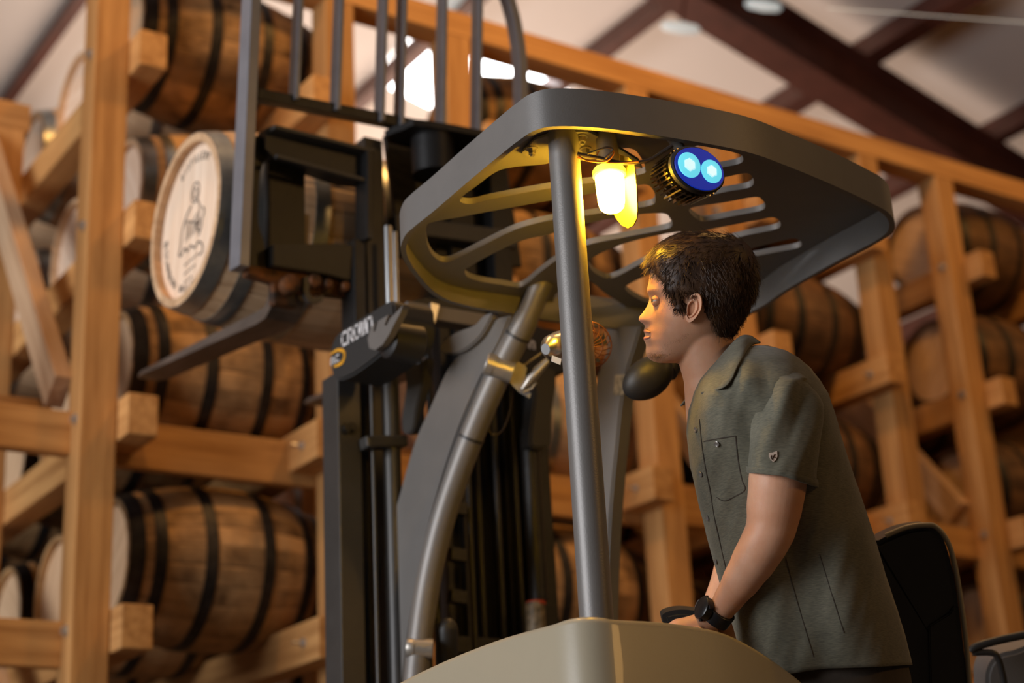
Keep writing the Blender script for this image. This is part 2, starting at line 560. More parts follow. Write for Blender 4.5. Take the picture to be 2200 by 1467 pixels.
for i in range(0, len(POSTS) - 1, 2):
    for j, z in enumerate(RAILZ):
        if j in (1, 2):
            beam('header_beam', (POSTS[i] - (1.5 if i == 0 else 0), RYF + 0.06, z - 0.04), (POSTS[i + 1] - PS / 2, RYF + 0.06, z - 0.04), 0.06, 0.17, (0, 1, 0), 'timber', rack)
        if j == 2:
            beam('header_beam', (POSTS[i] - (1.5 if i == 0 else 0), RYF + 0.30, z + 0.10), (POSTS[i + 1] - PS / 2, RYF + 0.30, z + 0.10), 0.06, 0.12, (0, 1, 0), 'timber', rack)
        if j == 4 and i == 0:
            beam('header_beam', (-0.6, RYF + 1.42, 4.58), (POSTS[1] + 0.1, RYF + 1.42, 4.58), 0.12, 0.15, (0, 1, 0), 'timber', rack)
# crossed braces running into the depth, bolted to the left side of the posts
for i in range(1, len(POSTS), 2):
    X = POSTS[i] - PS / 2 - 0.03
    for (z0, z1) in ((2.74, 4.48), (1.05, 2.42)):
        beam('brace', (X, RYF + 0.10, z0), (X, RYF + 1.45, z1), 0.075, 0.15, (1, 0, 0), 'timber_pale', rack, 0.004)

# ------------------------------------------------------------------ barrels
BL, BR, HR = 0.88, 0.343, 0.258          # length, bilge radius, end radius
NST = 26


def brad(x):
    t = 2 * x / BL
    return BR - (BR - HR) * abs(t) ** 2.0


def stave_mesh(scale=1.0):
    bm = bmesh.new()
    half = PI / NST * 0.985
    xs = [-BL / 2 + BL * k / 12 for k in range(13)]
    rows = []
    for x in xs:
        r = brad(x)
        row = []
        for a, rr in ((-half, r - 0.0025), (-half * 0.8, r), (0, r), (half * 0.8, r), (half, r - 0.0025), (half, r - 0.026), (-half, r - 0.026)):
            row.append(Vector((x, rr * math.sin(a), rr * math.cos(a))))
        rows.append(row)
    loft(bm, rows)
    bmesh.ops.recalc_face_normals(bm, faces=bm.faces)
    me = bpy.data.meshes.new('stave')
    bm.to_mesh(me)
    bm.free()
    return me


def shell_mesh():
    "all staves of a far barrel in one part, grooves between them"
    bm = bmesh.new()
    xs = [-BL / 2 + BL * k / 12 for k in range(13)]
    rows = []
    for x in xs:
        r = brad(x)
        row = []
        for k in range(NST):
            a = 2 * PI * k / NST
            for da, dr in ((0.01, -0.004), (0.04, 0), (2 * PI / NST - 0.04, 0)):
                row.append(Vector((x, (r + dr) * math.sin(a + da), (r + dr) * math.cos(a + da))))
        rows.append(row)
    inner = [Vector((rows[0][0].x, p.y * 0.91, p.z * 0.91)) for p in rows[0]]
    inner2 = [Vector((rows[-1][0].x, p.y * 0.91, p.z * 0.91)) for p in rows[-1]]
    deep = [p + Vector((0.04, 0, 0)) for p in inner]
    deep2 = [p - Vector((0.04, 0, 0)) for p in inner2]
    loft(bm, [deep, inner] + rows + [inner2, deep2], cap=False)
    me = bpy.data.meshes.new('staves')
    bmesh.ops.recalc_face_normals(bm, faces=bm.faces)
    bm.to_mesh(me)
    bm.free()
    return me


def hoop_mesh(x, wd):
    bm = bmesh.new()
    n = 56
    prof = []
    xa, xb = x - wd / 2, x + wd / 2
    ra_, rb_ = brad(xa) + 0.0035, brad(xb) + 0.0035
    rows = [[Vector((xx, rr * math.sin(2 * PI * k / n), rr * math.cos(2 * PI * k / n))) for k in range(n)]
            for xx, rr in ((xa, ra_ - 0.004), (xa, ra_), (xb, rb_), (xb, rb_ - 0.004))]
    loft(bm, rows, cap=False)
    # rivets where the strap overlaps
    for da in (0.02, 0.05):
        a = 0.7 + da * 3
        r = brad(x) + 0.003
        c = Vector((x, r * math.sin(a), r * math.cos(a)))
        ax = Vector((0, math.sin(a), math.cos(a)))
        loft(bm, [ring_pts(c, ax, 0.007, 8), ring_pts(c + ax * 0.004, ax, 0.004, 8)])
    bmesh.ops.recalc_face_normals(bm, faces=bm.faces)
    me = bpy.data.meshes.new('hoop')
    bm.to_mesh(me)
    bm.free()
    for p in me.polygons:
        p.use_smooth = True
    me.set_sharp_from_angle(angle=math.radians(40))
    return me


def head_mesh(sx):
    bm = bmesh.new()
    n = 40
    x = sx * (BL / 2 - 0.03)
    r = HR - 0.02
    nb = 7
    # boards with narrow joints: strips clipped to the circle
    for b in range(nb):
        y0, y1 = -r + 2 * r * b / nb + 0.0008, -r + 2 * r * (b + 1) / nb - 0.0008
        pts = []
        for k in range(9):
            y = y0 + (y1 - y0) * k / 8
            pts.append((y, math.sqrt(max(r * r - y * y, 0))))
        out = pts + [(y, -z) for y, z in reversed(pts)]
        uniq = []
        for p in out:
            if not uniq or (abs(p[0] - uniq[-1][0]) + abs(p[1] - uniq[-1][1])) > 1e-5:
                uniq.append(p)
        if abs(uniq[0][0] - uniq[-1][0]) + abs(uniq[0][1] - uniq[-1][1]) < 1e-5:
            uniq.pop()
        prism_bm(bm, [Vector((x, y, z)) for y, z in uniq], (-sx * 0.015, 0, 0))
    bmesh.ops.recalc_face_normals(bm, faces=bm.faces)
    me = bpy.data.meshes.new('head')
    bm.to_mesh(me)
    bm.free()
    return me


HOOPS = [(-0.410, 0.058), (-0.322, 0.046), (-0.125, 0.050), (0.125, 0.050), (0.322, 0.046), (0.410, 0.058)]
_hm = {}


def mesh_for(kind, key, fn, mt):
    k = (kind, key)
    if k not in _hm:
        me = fn()
        me.materials.append(M[mt])
        _hm[k] = me
    return _hm[k]


KINDS = {'old': ('oak_old', 'hoop_old', 'head_wood'), 'dark': ('oak_dark', 'hoop_old', 'head_wood'), 'new': ('oak_new', 'hoop_new', 'head_pale')}


def barrel(c, kind, label, group, detailed, roll=0.0, name='whiskey_barrel', rot=None):
    sm, hm, hd = KINDS[kind]
    t = thing(name, label, 'barrel', (c[0], c[1], c[2]), group)
    base = Matrix.Translation(Vector(c)) @ (rot.to_4x4() if rot is not None else Matrix.Identity(4)) @ Matrix.Rotation(roll, 4, 'X')
    if detailed:
        me = mesh_for('stave', sm, stave_mesh, sm)
        for k in range(NST):
            link('stave', me, None, t, mw=base @ Matrix.Rotation(2 * PI * k / NST, 4, 'X'))
    else:
        link('staves', mesh_for('shell', sm, shell_mesh, sm), None, t, mw=base)
    for j, (x, wd) in enumerate(HOOPS):
        link('hoop', mesh_for('hoop%d' % j, hm, lambda: hoop_mesh(x, wd), hm), None, t, mw=base)
    for sx in (-1, 1):
        link('head', mesh_for('head%d' % sx, hd, lambda: head_mesh(sx), hd), None, t, mw=base)
    return t


ROWN = ['lowest', 'second', 'third', 'top']
BAYN = ['leftmost', 'second', 'third', 'rightmost']
DEPN = ['front', 'second', 'third', 'fourth', 'fifth', 'sixth']
SKIP = set()
MAXD = [(2, 4, 3, 3), (3, 3, 1, 0), (1, 2, 2, 0), (1, 1, 2, 0)]        # how deep each row can be seen
nb = 0
for bi, i in enumerate(range(1, len(POSTS) - 1, 2)):
    xm = (POSTS[i] + POSTS[i + 1]) / 2
    for rj in range(5):
        z = RAILZ[rj] + 0.0825 + 0.287
        if rj == 0 or bi > 3:
            continue
        for dk in range(5):
            if (bi, rj, dk) in SKIP:
                continue
            if dk > MAXD[bi][rj - 1]:
                continue
            kind = 'old' if bi < 2 and dk == 0 else ('dark' if dk == 0 else 'old')
            if (bi, rj) in ((0, 3), (1, 2)):
                kind = 'new'
            if dk > 0 and rj in (3, 4) and bi == 0:
                kind = 'new' if rj == 4 or dk > 1 else kind
            rn = ['bottom', 'lower', 'middle', 'upper', 'top'][rj]
            desc = {'old': 'weathered black-hooped oak barrel', 'dark': 'dark aged black-hooped oak barrel', 'new': 'pale new silver-hooped oak barrel'}[kind]
            lab = '%s, %s in %s row, %s rack bay' % (desc, DEPN[dk], rn, BAYN[bi])
            barrel((xm + 0.13 + random.uniform(-0.015, 0.015), RYF + 0.40 + 0.68 * dk, z - (0.02 if rj == 4 and bi > 0 else 0)), kind, lab, 'barrels lying in the rack', dk == 0 and bi < 4, random.uniform(0, 6))
            nb += 1

# ------------------------------------------------------------------ forklift
fl = thing('forklift', 'grey and black stand-up forklift raising an oak barrel, with slotted overhead guard', 'forklift', (2.3, 3.0, 0))
ZB, ZT = 2.20, 2.275


def catm(px, z, k=6, closed=True):
    return [P(x, y, 2, z) for x, y in [(v.x, v.y) for v in smooth_path([Vector((a, b, 0)) for a, b in px], k, closed)]]


OUT = [(1200, 271), (1300, 276), (1450, 297), (1600, 325), (1700, 360), (1800, 402), (1870, 435), (1910, 458), (1922, 485), (1900, 513), (1800, 566), (1700, 622),
       (1640, 662), (1560, 695), (1450, 714), (1340, 710), (1240, 699), (1160, 689), (1090, 676), (1000, 660), (935, 637), (890, 593), (862, 545),
       (868, 510), (890, 487), (930, 455), (1000, 395), (1060, 345), (1110, 305), (1150, 280)]
outline = catm(OUT, ZB, 5)
# rim: swept strip
bm = bmesh.new()
n = len(outline)
cen = sum(outline, Vector()) / n
rings = []
for i in range(n):
    p = outline[i]
    tg = (outline[(i + 1) % n] - outline[i - 1]).normalized()
    nr = Vector((tg.y, -tg.x, 0))
    if nr.dot(p - cen) < 0:
        nr = -nr
    q = p - nr * 0.013
    rings.append([p + Vector((0, 0, 0.0)), p + Vector((0, 0, ZT - ZB + 0.012)), q + Vector((0, 0, ZT - ZB + 0.012)), q])
vs = [[bm.verts.new(x) for x in r] for r in rings]
for i in range(n):
    a, b = vs[i], vs[(i + 1) % n]
    for k in range(4):
        bm.faces.new((a[k], a[(k + 1) % 4], b[(k + 1) % 4], b[k]))
rim = from_bm('guard_rim', bm, 'guard', fl, auto=30)
# plate with slots
HOLES = [
    [(988, 428), (1030, 395), (1068, 368), (1110, 358), (1172, 352), (1260, 330), (1350, 318), (1378, 340), (1386, 362), (1378, 374), (1290, 390), (1172, 406), (1060, 427), (1010, 438)],
    [(916, 487), (935, 476), (990, 466), (1080, 449), (1175, 432), (1260, 418), (1330, 406), (1385, 396), (1403, 408), (1408, 427), (1398, 441), (1330, 452), (1250, 464), (1178, 474), (1110, 492), (1045, 523), (990, 551), (962, 562), (940, 558), (920, 532)],
    [(998, 582), (1010, 572), (1067, 541), (1124, 516), (1180, 503), (1255, 482), (1340, 464), (1422, 458), (1440, 470), (1444, 483), (1428, 493), (1340, 510), (1255, 528), (1200, 556), (1160, 585), (1130, 610), (1112, 617), (1080, 612), (1030, 604), (1004, 594)],
    [(1264, 566), (1271, 555), (1305, 537), (1345, 522), (1400, 508), (1460, 498), (1474, 508), (1468, 524), (1420, 545), (1370, 570), (1325, 594), (1303, 598), (1275, 584)],
    [(1344, 622), (1352, 610), (1398, 588), (1440, 573), (1480, 562), (1500, 572), (1498, 590), (1470, 620), (1430, 645), (1398, 652), (1368, 640)],
    [(1190, 640), (1210, 620), (1258, 602), (1275, 608), (1300, 630), (1340, 656), (1347, 668), (1342, 680), (1310, 684), (1240, 676), (1200, 668)],
    [(1495, 313), (1530, 316), (1585, 330), (1596, 338), (1592, 350), (1560, 358), (1510, 366), (1480, 365), (1470, 340)],
    [(1470, 396), (1500, 390), (1560, 380), (1600, 372), (1615, 378), (1619, 394), (1605, 404), (1560, 412), (1500, 424), (1478, 416)],
    [(1480, 452), (1495, 444), (1560, 434), (1622, 423), (1638, 430), (1644, 443), (1632, 453), (1570, 465), (1515, 475), (1494, 468)],
    [(1490, 504), (1510, 496), (1580, 482), (1650, 468), (1668, 470), (1677, 480), (1668, 492), (1610, 504), (1540, 520), (1505, 520)],
    [(1540, 560), (1570, 546), (1640, 527), (1700, 513), (1716, 516), (1722, 524), (1712, 533), (1650, 545), (1600, 556), (1560, 572)],
]
from mathutils.geometry import delaunay_2d_cdt
PN = Vector((-0.035, 0, 1)).normalized()
PP0 = Vector((1.75, 2.4, ZB + 0.032))


def plate_pt(px, py):
    return PL(px, py, PP0, PN)


def plate_z(x, y):
    return PP0.z + 0.035 * (x - PP0.x)


def loop_of(px, k=4):
    return [plate_pt(v.x, v.y) for v in smooth_path([Vector((a, b, 0)) for a, b in px], k, True)]


def in_poly(x, y, poly):
    c_ = False
    j_ = len(poly) - 1
    for i_ in range(len(poly)):
        xi, yi, xj, yj = poly[i_].x, poly[i_].y, poly[j_].x, poly[j_].y
        if (yi > y) != (yj > y) and x < (xj - xi) * (y - yi) / (yj - yi) + xi:
            c_ = not c_
        j_ = i_
    return c_


inset = [p + (cen - p).normalized() * 0.006 for p in outline]
hl = [loop_of(h) for h in HOLES]
cv, ce = [], []
for lp in [inset] + hl:
    k0 = len(cv)
    cv += [Vector((p.x, p.y)) for p in lp]
    ce += [(k0 + i, k0 + (i + 1) % len(lp)) for i in range(len(lp))]
rv, re_, rf = delaunay_2d_cdt(cv, ce, [], 0, 1e-5)[:3]
keep = []
for f_ in rf:
    x = sum(rv[i].x for i in f_) / len(f_)
    y = sum(rv[i].y for i in f_) / len(f_)
    if in_poly(x, y, inset) and not any(in_poly(x, y, h) for h in hl):
        keep.append(f_)
bm = bmesh.new()
v0 = [bm.verts.new((v.x, v.y, plate_z(v.x, v.y))) for v in rv]
for f_ in keep:
    bm.faces.new([v0[i] for i in f_])
for v_ in [v_ for v_ in bm.verts if not v_.link_faces]:
    bm.verts.remove(v_)
g = bmesh.ops.extrude_face_region(bm, geom=list(bm.faces))
bmesh.ops.translate(bm, vec=(0, 0, 0.015), verts=[e for e in g['geom'] if isinstance(e, bmesh.types.BMVert)])
from_bm('guard_plate', bm, 'guard', fl, auto=30)
# stiffener lip along the far edge of the rim
# near corner post
PY = 2.455
pp = P(1240, 730, 1, PY)
bm = bmesh.new()
tube_bm(bm, [(pp.x, PY, 0.35), (pp.x, PY, ZB + 0.034)], 0.0325, 32)
from_bm('guard_post', bm, 'grey', fl, auto=40)
# bracket plate around the post top and its bolts
br = [P(x, y, 2, ZB + 0.024) for x, y in ((1120, 330), (1150, 300), (1200, 285), (1262, 283), (1300, 300), (1372, 345), (1380, 362), (1345, 350), (1290, 340), (1250, 345), (1200, 345), (1150, 345))]
prism('post_bracket', br, (0, 0, 0.006), 'guard', fl)
for (x, y) in ((1143, 318), (1250, 292), (1258, 318)):
    bolt(P(x, y, 2, ZB + 0.024), (0, 0, -1), fl, 0.0085, 0.012, 0.008, 'clamp')

# front arms (flat curved members, broad face to the left)


def arm(X, px_l, px_r, thick, name):
    L = smooth_path([P(x, y, 0, X) for x, y in px_l], 5)
    Rr = smooth_path([P(x, y, 0, X) for x, y in px_r], 5)
    bm = bmesh.new()
    rings = [[a, b, b + Vector((thick, 0, 0)), a + Vector((thick, 0, 0))] for a, b in zip(L, Rr)]
    loft(bm, rings)
    bmesh.ops.recalc_face_normals(bm, faces=bm.faces)
    es = [e for e in bm.edges if len(e.link_faces) == 2 and e.calc_face_angle(0) > 1.0]
    bmesh.ops.bevel(bm, geom=es, offset=0.005, segments=2, affect='EDGES')
    return from_bm(name, bm, 'grey', fl, auto=35)


AX = 2.25
arm(AX, [(1040, 690), (1005, 735), (962, 790), (925, 870), (890, 950), (858, 1060), (832, 1160), (808, 1290), (787, 1400), (775, 1500), (770, 1580)],
    [(1096, 676), (1074, 730), (1043, 790), (1006, 870), (975, 950), (940, 1060), (914, 1160), (888, 1290), (872, 1400), (862, 1500), (856, 1580)], 0.055, 'guard_arm')
# rounded cheek plate on top of the arm
ck = [P(x, y, 0, AX) for x, y in ((1068, 676), (1058, 700), (1040, 728), (1012, 752), (985, 762), (962, 760), (958, 745), (975, 725), (1000, 712), (1030, 700), (1050, 680))]
prism('arm_cheek', smooth_path(ck, 4, True), (-0.018, 0, 0), 'grey', fl, 0.004)
arm(2.60, [(1300, 700), (1303, 745), (1292, 780), (1280, 820), (1276, 880), (1272, 950), (1268, 1050), (1262, 1150), (1255, 1300), (1250, 1500)],
    [(1375, 700), (1362, 745), (1348, 790), (1338, 840), (1332, 880), (1325, 950), (1315, 1050), (1308, 1150), (1302, 1300), (1300, 1500)], 0.045, 'guard_arm')
o = prism('label_sticker', [P(x, y, 0, 2.599) for x, y in ((1322, 806), (1345, 804), (1340, 848), (1318, 850))], (-0.001, 0, 0), 'label', fl)
o['label'] = 'worn pale warning sticker'
# tubular grab post with clamps
def tubeX(px, py, t):
    return P(px, py, 0, 2.31 - 0.17 * t)


TP = [(1167, 602), (1130, 688), (1078, 790), (1035, 885), (990, 1000), (950, 1120), (922, 1240), (905, 1350), (893, 1470), (885, 1600)]
tp = smooth_path([tubeX(x, y, k / 9) for k, (x, y) in enumerate(TP)], 6)
tube('grab_post', tp, [0.030 if k < 6 else 0.0335 for k in range(len(tp))], 'grey', fl, 28)
for k in (8, 21):
    d = (tp[k + 1] - tp[k]).normalized()
    bm = bmesh.new()
    tube_bm(bm, [tp[k] - d * 0.004, tp[k] + d * 0.004], 0.0352, 28)
    from_bm('joint_ring', bm, 'charcoal', fl, smooth=False)


def clampring(k, ln, r, name, parent=fl):
    c = tp[k]
    ax = Vector((-0.80, -0.45, 0.0)).normalized() * -1
    bm = bmesh.new()
    tube_bm(bm, [c - ax * 0.055, c - ax * 0.050, c - ax * 0.012], [r * 0.9, r, r], 24)
    tube_bm(bm, [c - ax * 0.008, c + ax * ln, c + ax * (ln + 0.004)], [r, r, r * 0.9], 24)
    tube_bm(bm, [c - ax * 0.012, c - ax * 0.008], [r * 0.93, r * 0.93], 24)
    return from_bm(name, bm, 'clamp', fl, auto=40)


# clamps seen as short cylinders lying across the post
def cross_clamp(p_a, p_b, depth, r, name):
    a, b = K(*p_a, depth), K(*p_b, depth)
    ax = (b - a).normalized()
    L = (b - a).length
    bm = bmesh.new()
    tube_bm(bm, [a, a + ax * 0.004, a + ax * L * 0.30], [r * 0.88, r, r], 26)
    tube_bm(bm, [a + ax * L * 0.30, a + ax * (L * 0.30 + 0.003)], [r * 0.92] * 2, 26)
    tube_bm(bm, [a + ax * (L * 0.30 + 0.003), b], [r, r], 26)
    return from_bm(name, bm, 'clamp', fl, auto=40)


dcl = (R.transposed() @ (tp[16] - CAM)).z
cross_clamp((1043, 780), (1102, 800), dcl - 0.03, 0.030, 'lamp_clamp')
dcl2 = (R.transposed() @ (tp[42] - CAM)).z
cross_clamp((873, 1392), (930, 1394), dcl2 - 0.035, 0.026, 'handle_clamp')
# bracket plate with the wing handle
prism('clamp_bracket', [K(x, y, dcl - 0.03) for x, y in ((1098, 778), (1112, 775), (1132, 790), (1128, 815), (1120, 832), (1142, 845), (1138, 856), (1115, 843), (1096, 822))], fw * 0.012, 'clamp', fl, 0.001)
bm = bmesh.new()
tube_bm(bm, [K(x, y, dcl - 0.05) for x, y in ((1122, 836), (1140, 815), (1155, 800), (1178, 775))], [0.005, 0.014, 0.011, 0.008], 12)
tube_bm(bm, [K(x, y, dcl - 0.05) for x, y in ((1124, 842), (1142, 835), (1152, 822), (1146, 818), (1132, 832))], [0.004] * 5, 8)
from_bm('clamp_lever', bm, 'clamp', fl, auto=40)
bm = bmesh.new()
for pts in (((1102, 800), (1140, 775), (1172, 752), (1180, 748)), ((1128, 820), (1150, 790), (1180, 765), (1200, 770), (1215, 778))):
    tube_bm(bm, [K(x, y, dcl) for x, y in pts], 0.003, 8)
from_bm('clamp_strut', bm, 'clamp', fl, smooth=True)
o = tube('clamp_cable', smooth_path([K(x, y, dcl + 0.02) for x, y in ((1104, 825), (1100, 855), (1092, 895), (1078, 925), (1060, 935), (1048, 915), (1045, 880))], 5), 0.0028, 'wire_dark', fl, 8)
# work lamp behind the near post
a, b = K(1196, 700, 3.55), K(1190, 790, 3.45)
bm = bmesh.new()
tube_bm(bm, [K(1222, 735, 3.62), K(1216, 737, 3.60), K(1200, 742, 3.57), K(1196, 743, 3.56), K(1186, 746, 3.54), K(1180, 748, 3.53), K(1172, 750, 3.52)], [0.028, 0.031, 0.031, 0.028, 0.028, 0.023, 0.012], 20)
from_bm('work_lamp', bm, 'chrome', fl, auto=40)
prism('lamp_tag', [K(x, y, 3.44) for x, y in ((1186, 763), (1206, 771), (1204, 784), (1184, 776))], fw * 0.001, 'white', fl)
# caged fan behind the near post
fc = K(1262, 742, 3.75)
fax = (CAM - fc).normalized()
fan = bmesh.new()
u = rx
v = -dn
for k in range(22):
    a = 2 * PI * k / 22
    rr = 0.054
    d0 = u * math.cos(a) + v * math.sin(a)
    a2 = a + 0.5
    d1 = u * math.cos(a2) + v * math.sin(a2)
    tube_bm(fan, smooth_path([fc + fax * 0.03 + d0 * 0.012, fc + fax * 0.028 + (d0 + d1) * 0.5 * rr * 0.7, fc + fax * 0.010 + d1 * rr, fc - fax * 0.02 + d1 * rr * 1.02], 3), 0.0012, 5, False)
for rr, dz in ((0.055, -0.02), (0.055, 0.008), (0.035, 0.026)):
    tube_bm(fan, [p for p in ring_pts(fc + fax * dz, fax, rr, 30)] + [ring_pts(fc + fax * dz, fax, rr, 30)[0]], 0.0018, 5, False)
M['fan_wire'] = mat('brown_fan_wire', (0.16, 0.055, 0.015), 0.35, 0.6)
fano = from_bm('fan_cage', fan, 'fan_wire', fl, smooth=True)
fb = bmesh.new()
tube_bm(fb, [fc + fax * 0.012, fc - fax * 0.03], [0.018, 0.022], 16)
for k in range(4):
    a = 2 * PI * k / 4
    d0 = (u * math.cos(a) + v * math.sin(a))
    d1 = (u * math.cos(a + .7) + v * math.sin(a + .7))
    prism_bm(fb, [fc + d0 * 0.015, fc + d0 * 0.048, fc + d1 * 0.048, fc + d1 * 0.015], fax * 0.003)
from_bm('fan_blades', fb, 'plastic', fano, auto=30)
# rounded black pad beside the operator's chin
pc = K(1392, 812, 3.75)
bm = bmesh.new()
bmesh.ops.create_uvsphere(bm, u_segments=28, v_segments=18, radius=1)
for vv in bm.verts:
    x, y, z = vv.co
    e = 0.62
    x = math.copysign(abs(x) ** 0.9, x)
    loc = rx * (x * 0.056 + z * 0.018) - dn * (z * 0.052) + fw * (y * 0.04)
    vv.co = pc + loc
from_bm('rounded_pad', bm, 'plastic', fl, smooth=True)
tube('pad_arm', [K(1425, 795, 3.78), K(1440, 770, 3.8), K(1475, 740, 3.9)], [0.035, 0.035, 0.03], 'plastic', fl)
# black rubber handle near the body
hc = [K(x, y, dcl2 + 0.02) for x, y in ((962, 1480), (960, 1400), (960, 1350), (963, 1336), (964, 1328))]
tube('hand_grip', hc, [0.031, 0.031, 0.030, 0.022, 0.008], 'plastic', fl, 24)

# beige body shell: wraps round the operator's corner
TOPL = [(780, 1515), (850, 1467), (950, 1418), (1050, 1378), (1120, 1356), (1180, 1340)]      # along X = XB
TOPR = [(1330, 1329), (1420, 1334), (1500, 1344), (1560, 1358), (1620, 1388), (1680, 1428), (1730, 1468), (1790, 1530)]   # along Y = YB
pc0 = P(1225, 1331, 1, 2.33)
YB = 2.36
XB = P(1245, 1330, 1, YB).x
left = [P(x, y, 0, XB) for x, y in TOPL]
right = [P(x, y, 1, YB) for x, y in TOPR]
l_end, r_start = left[-1], right[0]
corner = []
for k in range(1, 6):
    t = k / 6
    q = Vector((XB, YB, 0))
    a = l_end.lerp(q, t)
    b = q.lerp(r_start, t)
    c = a.lerp(b, t)
    corner.append(Vector((c.x, c.y, (1 - t) * l_end.z + t * r_start.z + 0.004 * math.sin(PI * t))))
prof = smooth_path(left + corner + right, 3)
bm = bmesh.new()
rings = []
for i, p in enumerate(prof):
    tg = prof[min(i + 1, len(prof) - 1)] - prof[max(i - 1, 0)]
    tg.z = 0
    tg.normalize()
    inn = Vector((-tg.y, tg.x, 0))
    if inn.dot(Vector((2.3, 3.0, 0)) - Vector((p.x, p.y, 0))) < 0:
        inn = -inn
    rings.append([Vector((p.x, p.y, 0.12)), Vector((p.x, p.y, p.z - 0.012)), p + inn * 0.004 + Vector((0, 0, -0.003)), p + inn * 0.012, p + inn * 0.03, p + inn * 0.036 + Vector((0, 0, -0.01)), Vector((p.x, p.y, 0.12)) + inn * 0.036])
loft(bm, rings)
from_bm('body_shell', bm, 'beige', fl, auto=50)
# lower chassis so that the machine stands on the floor
bm = bmesh.new()
bx(bm, (2.32, 3.35, 0.38), (1.02, 0.9, 0.55), None, 0.03)
bx(bm, (2.32, 2.62, 0.2), (1.02, 0.7, 0.1), None, 0.01)
from_bm('chassis', bm, 'beige', fl, auto=30)
for (x, y) in ((1.95, 2.55), (2.70, 2.55), (1.95, 3.6), (2.70, 3.6)):
    bm = bmesh.new()
    tube_bm(bm, [(x - 0.05, y, 0.15), (x - 0.042, y, 0.15), (x + 0.042, y, 0.15), (x + 0.05, y, 0.15)], [0.13, 0.15, 0.15, 0.13], 24)
    from_bm('wheel', bm, 'plastic', fl, auto=40)
bm = bmesh.new()
for x in (1.88, 2.98):
    bx(bm, (x, 4.75, 0.15), (0.12, 1.5, 0.16), None, 0.02)
from_bm('outrigger_leg', bm, 'charcoal', fl, auto=30)

# amber beacon with reflector plate
bc = P(1315, 415, 2, 2.105)
db = (R.transposed() @ (bc - CAM)).z
g0, g1 = K(1309, 362, db), K(1322, 452, db)
gax = Vector((0, 0, -1))
s = db / FPX
bm = bmesh.new()
top = K(1309, 375, db)
L = 84 * s
prf = [(0.0, 26), (0.02, 31), (0.30, 31), (0.75, 29), (0.92, 26), (1.0, 20)]
tube_bm(bm, [top + gax * (L * a) for a, r_ in prf], [r_ * s for a, r_ in prf], 28)
globe = from_bm('beacon_globe', bm, 'lens_clear', fl, smooth=True)
globe['label'] = 'glowing amber beacon globe'
bm = bmesh.new()
tube_bm(bm, [top - gax * 0.013, top - gax * 0.006, top + gax * 0.003, top + gax * 0.006], [33 * s, 37 * s, 36 * s, 31 * s], 28)
from_bm('globe_rim', bm, 'lens_rim', globe, auto=40)
bm = bmesh.new()
tube_bm(bm, [top - gax * 0.013, top - gax * 0.05, Vector((top.x, top.y, ZT - 0.01))], [26 * s, 24 * s, 22 * s], 24)
from_bm('beacon_base', bm, 'guard', globe, auto=40)
sh = [(1325, 330), (1350, 338), (1362, 350), (1367, 400), (1369, 450), (1367, 470), (1360, 484), (1349, 490), (1336, 484), (1324, 470), (1314, 452), (1318, 430)]
shp = [K(x, y, db + 0.06 - (x - 1315) * 0.0020) for x, y in sh]
prism('beacon_reflector', shp, (fw * 0.7 + rx * 0.7) * 0.004, 'reflector', globe)

# blue spotlight
lc = P(1497, 366, 2, 2.125)
dl = (R.transposed() @ (lc - CAM)).z
s = dl / FPX
axl = (-(fw) * 0.82 + rx * 0.46 - dn * 0.24).normalized()       # direction the lamp looks
u = rx + dn * 0.06
u = (u - axl * u.dot(axl)).normalized()
v = axl.cross(u)
body = thing  # noqa
bm = bmesh.new()
back = lc - axl * 0.075


def ell(c, a, b, nn=48):
    return [c + u * (a * math.cos(2 * PI * i / nn)) + v * (b * math.sin(2 * PI * i / nn)) for i in range(nn)]


EA, EB = 68 * s, 51 * s
loft(bm, [ell(lc - axl * 0.006, EA * 1.02, EB * 1.02), ell(lc + axl * 0.004, EA * 1.03, EB * 1.03), ell(lc + axl * 0.008, EA * 0.97, EB * 0.97)])
spot = from_bm('blue_spotlight', bm, 'plastic', fl, auto=40)
spot['label'] = 'round two-lens blue safety spotlight'
bm = bmesh.new()
loft(bm, [ell(lc + axl * 0.006, EA * 0.94, EB * 0.94), ell(lc + axl * 0.011, EA * 0.92, EB * 0.92), ell(lc + axl * 0.0125, EA * 0.5, EB * 0.5)])
from_bm('spotlight_face', bm, 'blue_glass', spot, auto=40)
for sx, rr in ((-1, 0.56), (1, 0.52)):
    c = lc + u * (sx * EA * 0.42) + axl * 0.0125
    c2 = c + axl * 0.0016
    bm = bmesh.new()
    loft(bm, [ring_pts(c, axl, EB * rr, 32), ring_pts(c2, axl, EB * rr, 32), ring_pts(c2 + axl * 0.001, axl, EB * rr * 0.9, 32)])
    from_bm('led_lens', bm, 'blue_led', spot, auto=40)
    bm = bmesh.new()
    loft(bm, [ring_pts(c2 + axl * 0.001, axl, EB * rr * 0.55, 6), ring_pts(c2 + axl * 0.003, axl, EB * rr * 0.45, 6)])
    from_bm('led_core', bm, 'led_core', spot)
bm = bmesh.new()
loft(bm, [ell(back, EA * 0.80, EB * 0.80), ell(lc - axl * 0.006, EA * 0.88, EB * 0.88)])
NF = 34
for k in range(NF):
    a = 2 * PI * k / NF
    d0 = (u * (EA * math.cos(a)) + v * (EB * math.sin(a)))
    p0 = back + d0 * 0.92
    p1 = lc - axl * 0.010 + d0 * 0.97
    beam_bm(bm, p0, p1, 0.0035, 0.012, axl.cross(d0.normalized()))
for q, kk in ((0.30, 0.96), (0.62, 0.98)):
    loft(bm, [ell(back.lerp(lc, q), EA * kk, EB * kk), ell(back.lerp(lc, q + 0.06), EA * kk, EB * kk)])
from_bm('heat_sink', bm, 'brass', spot, auto=30)
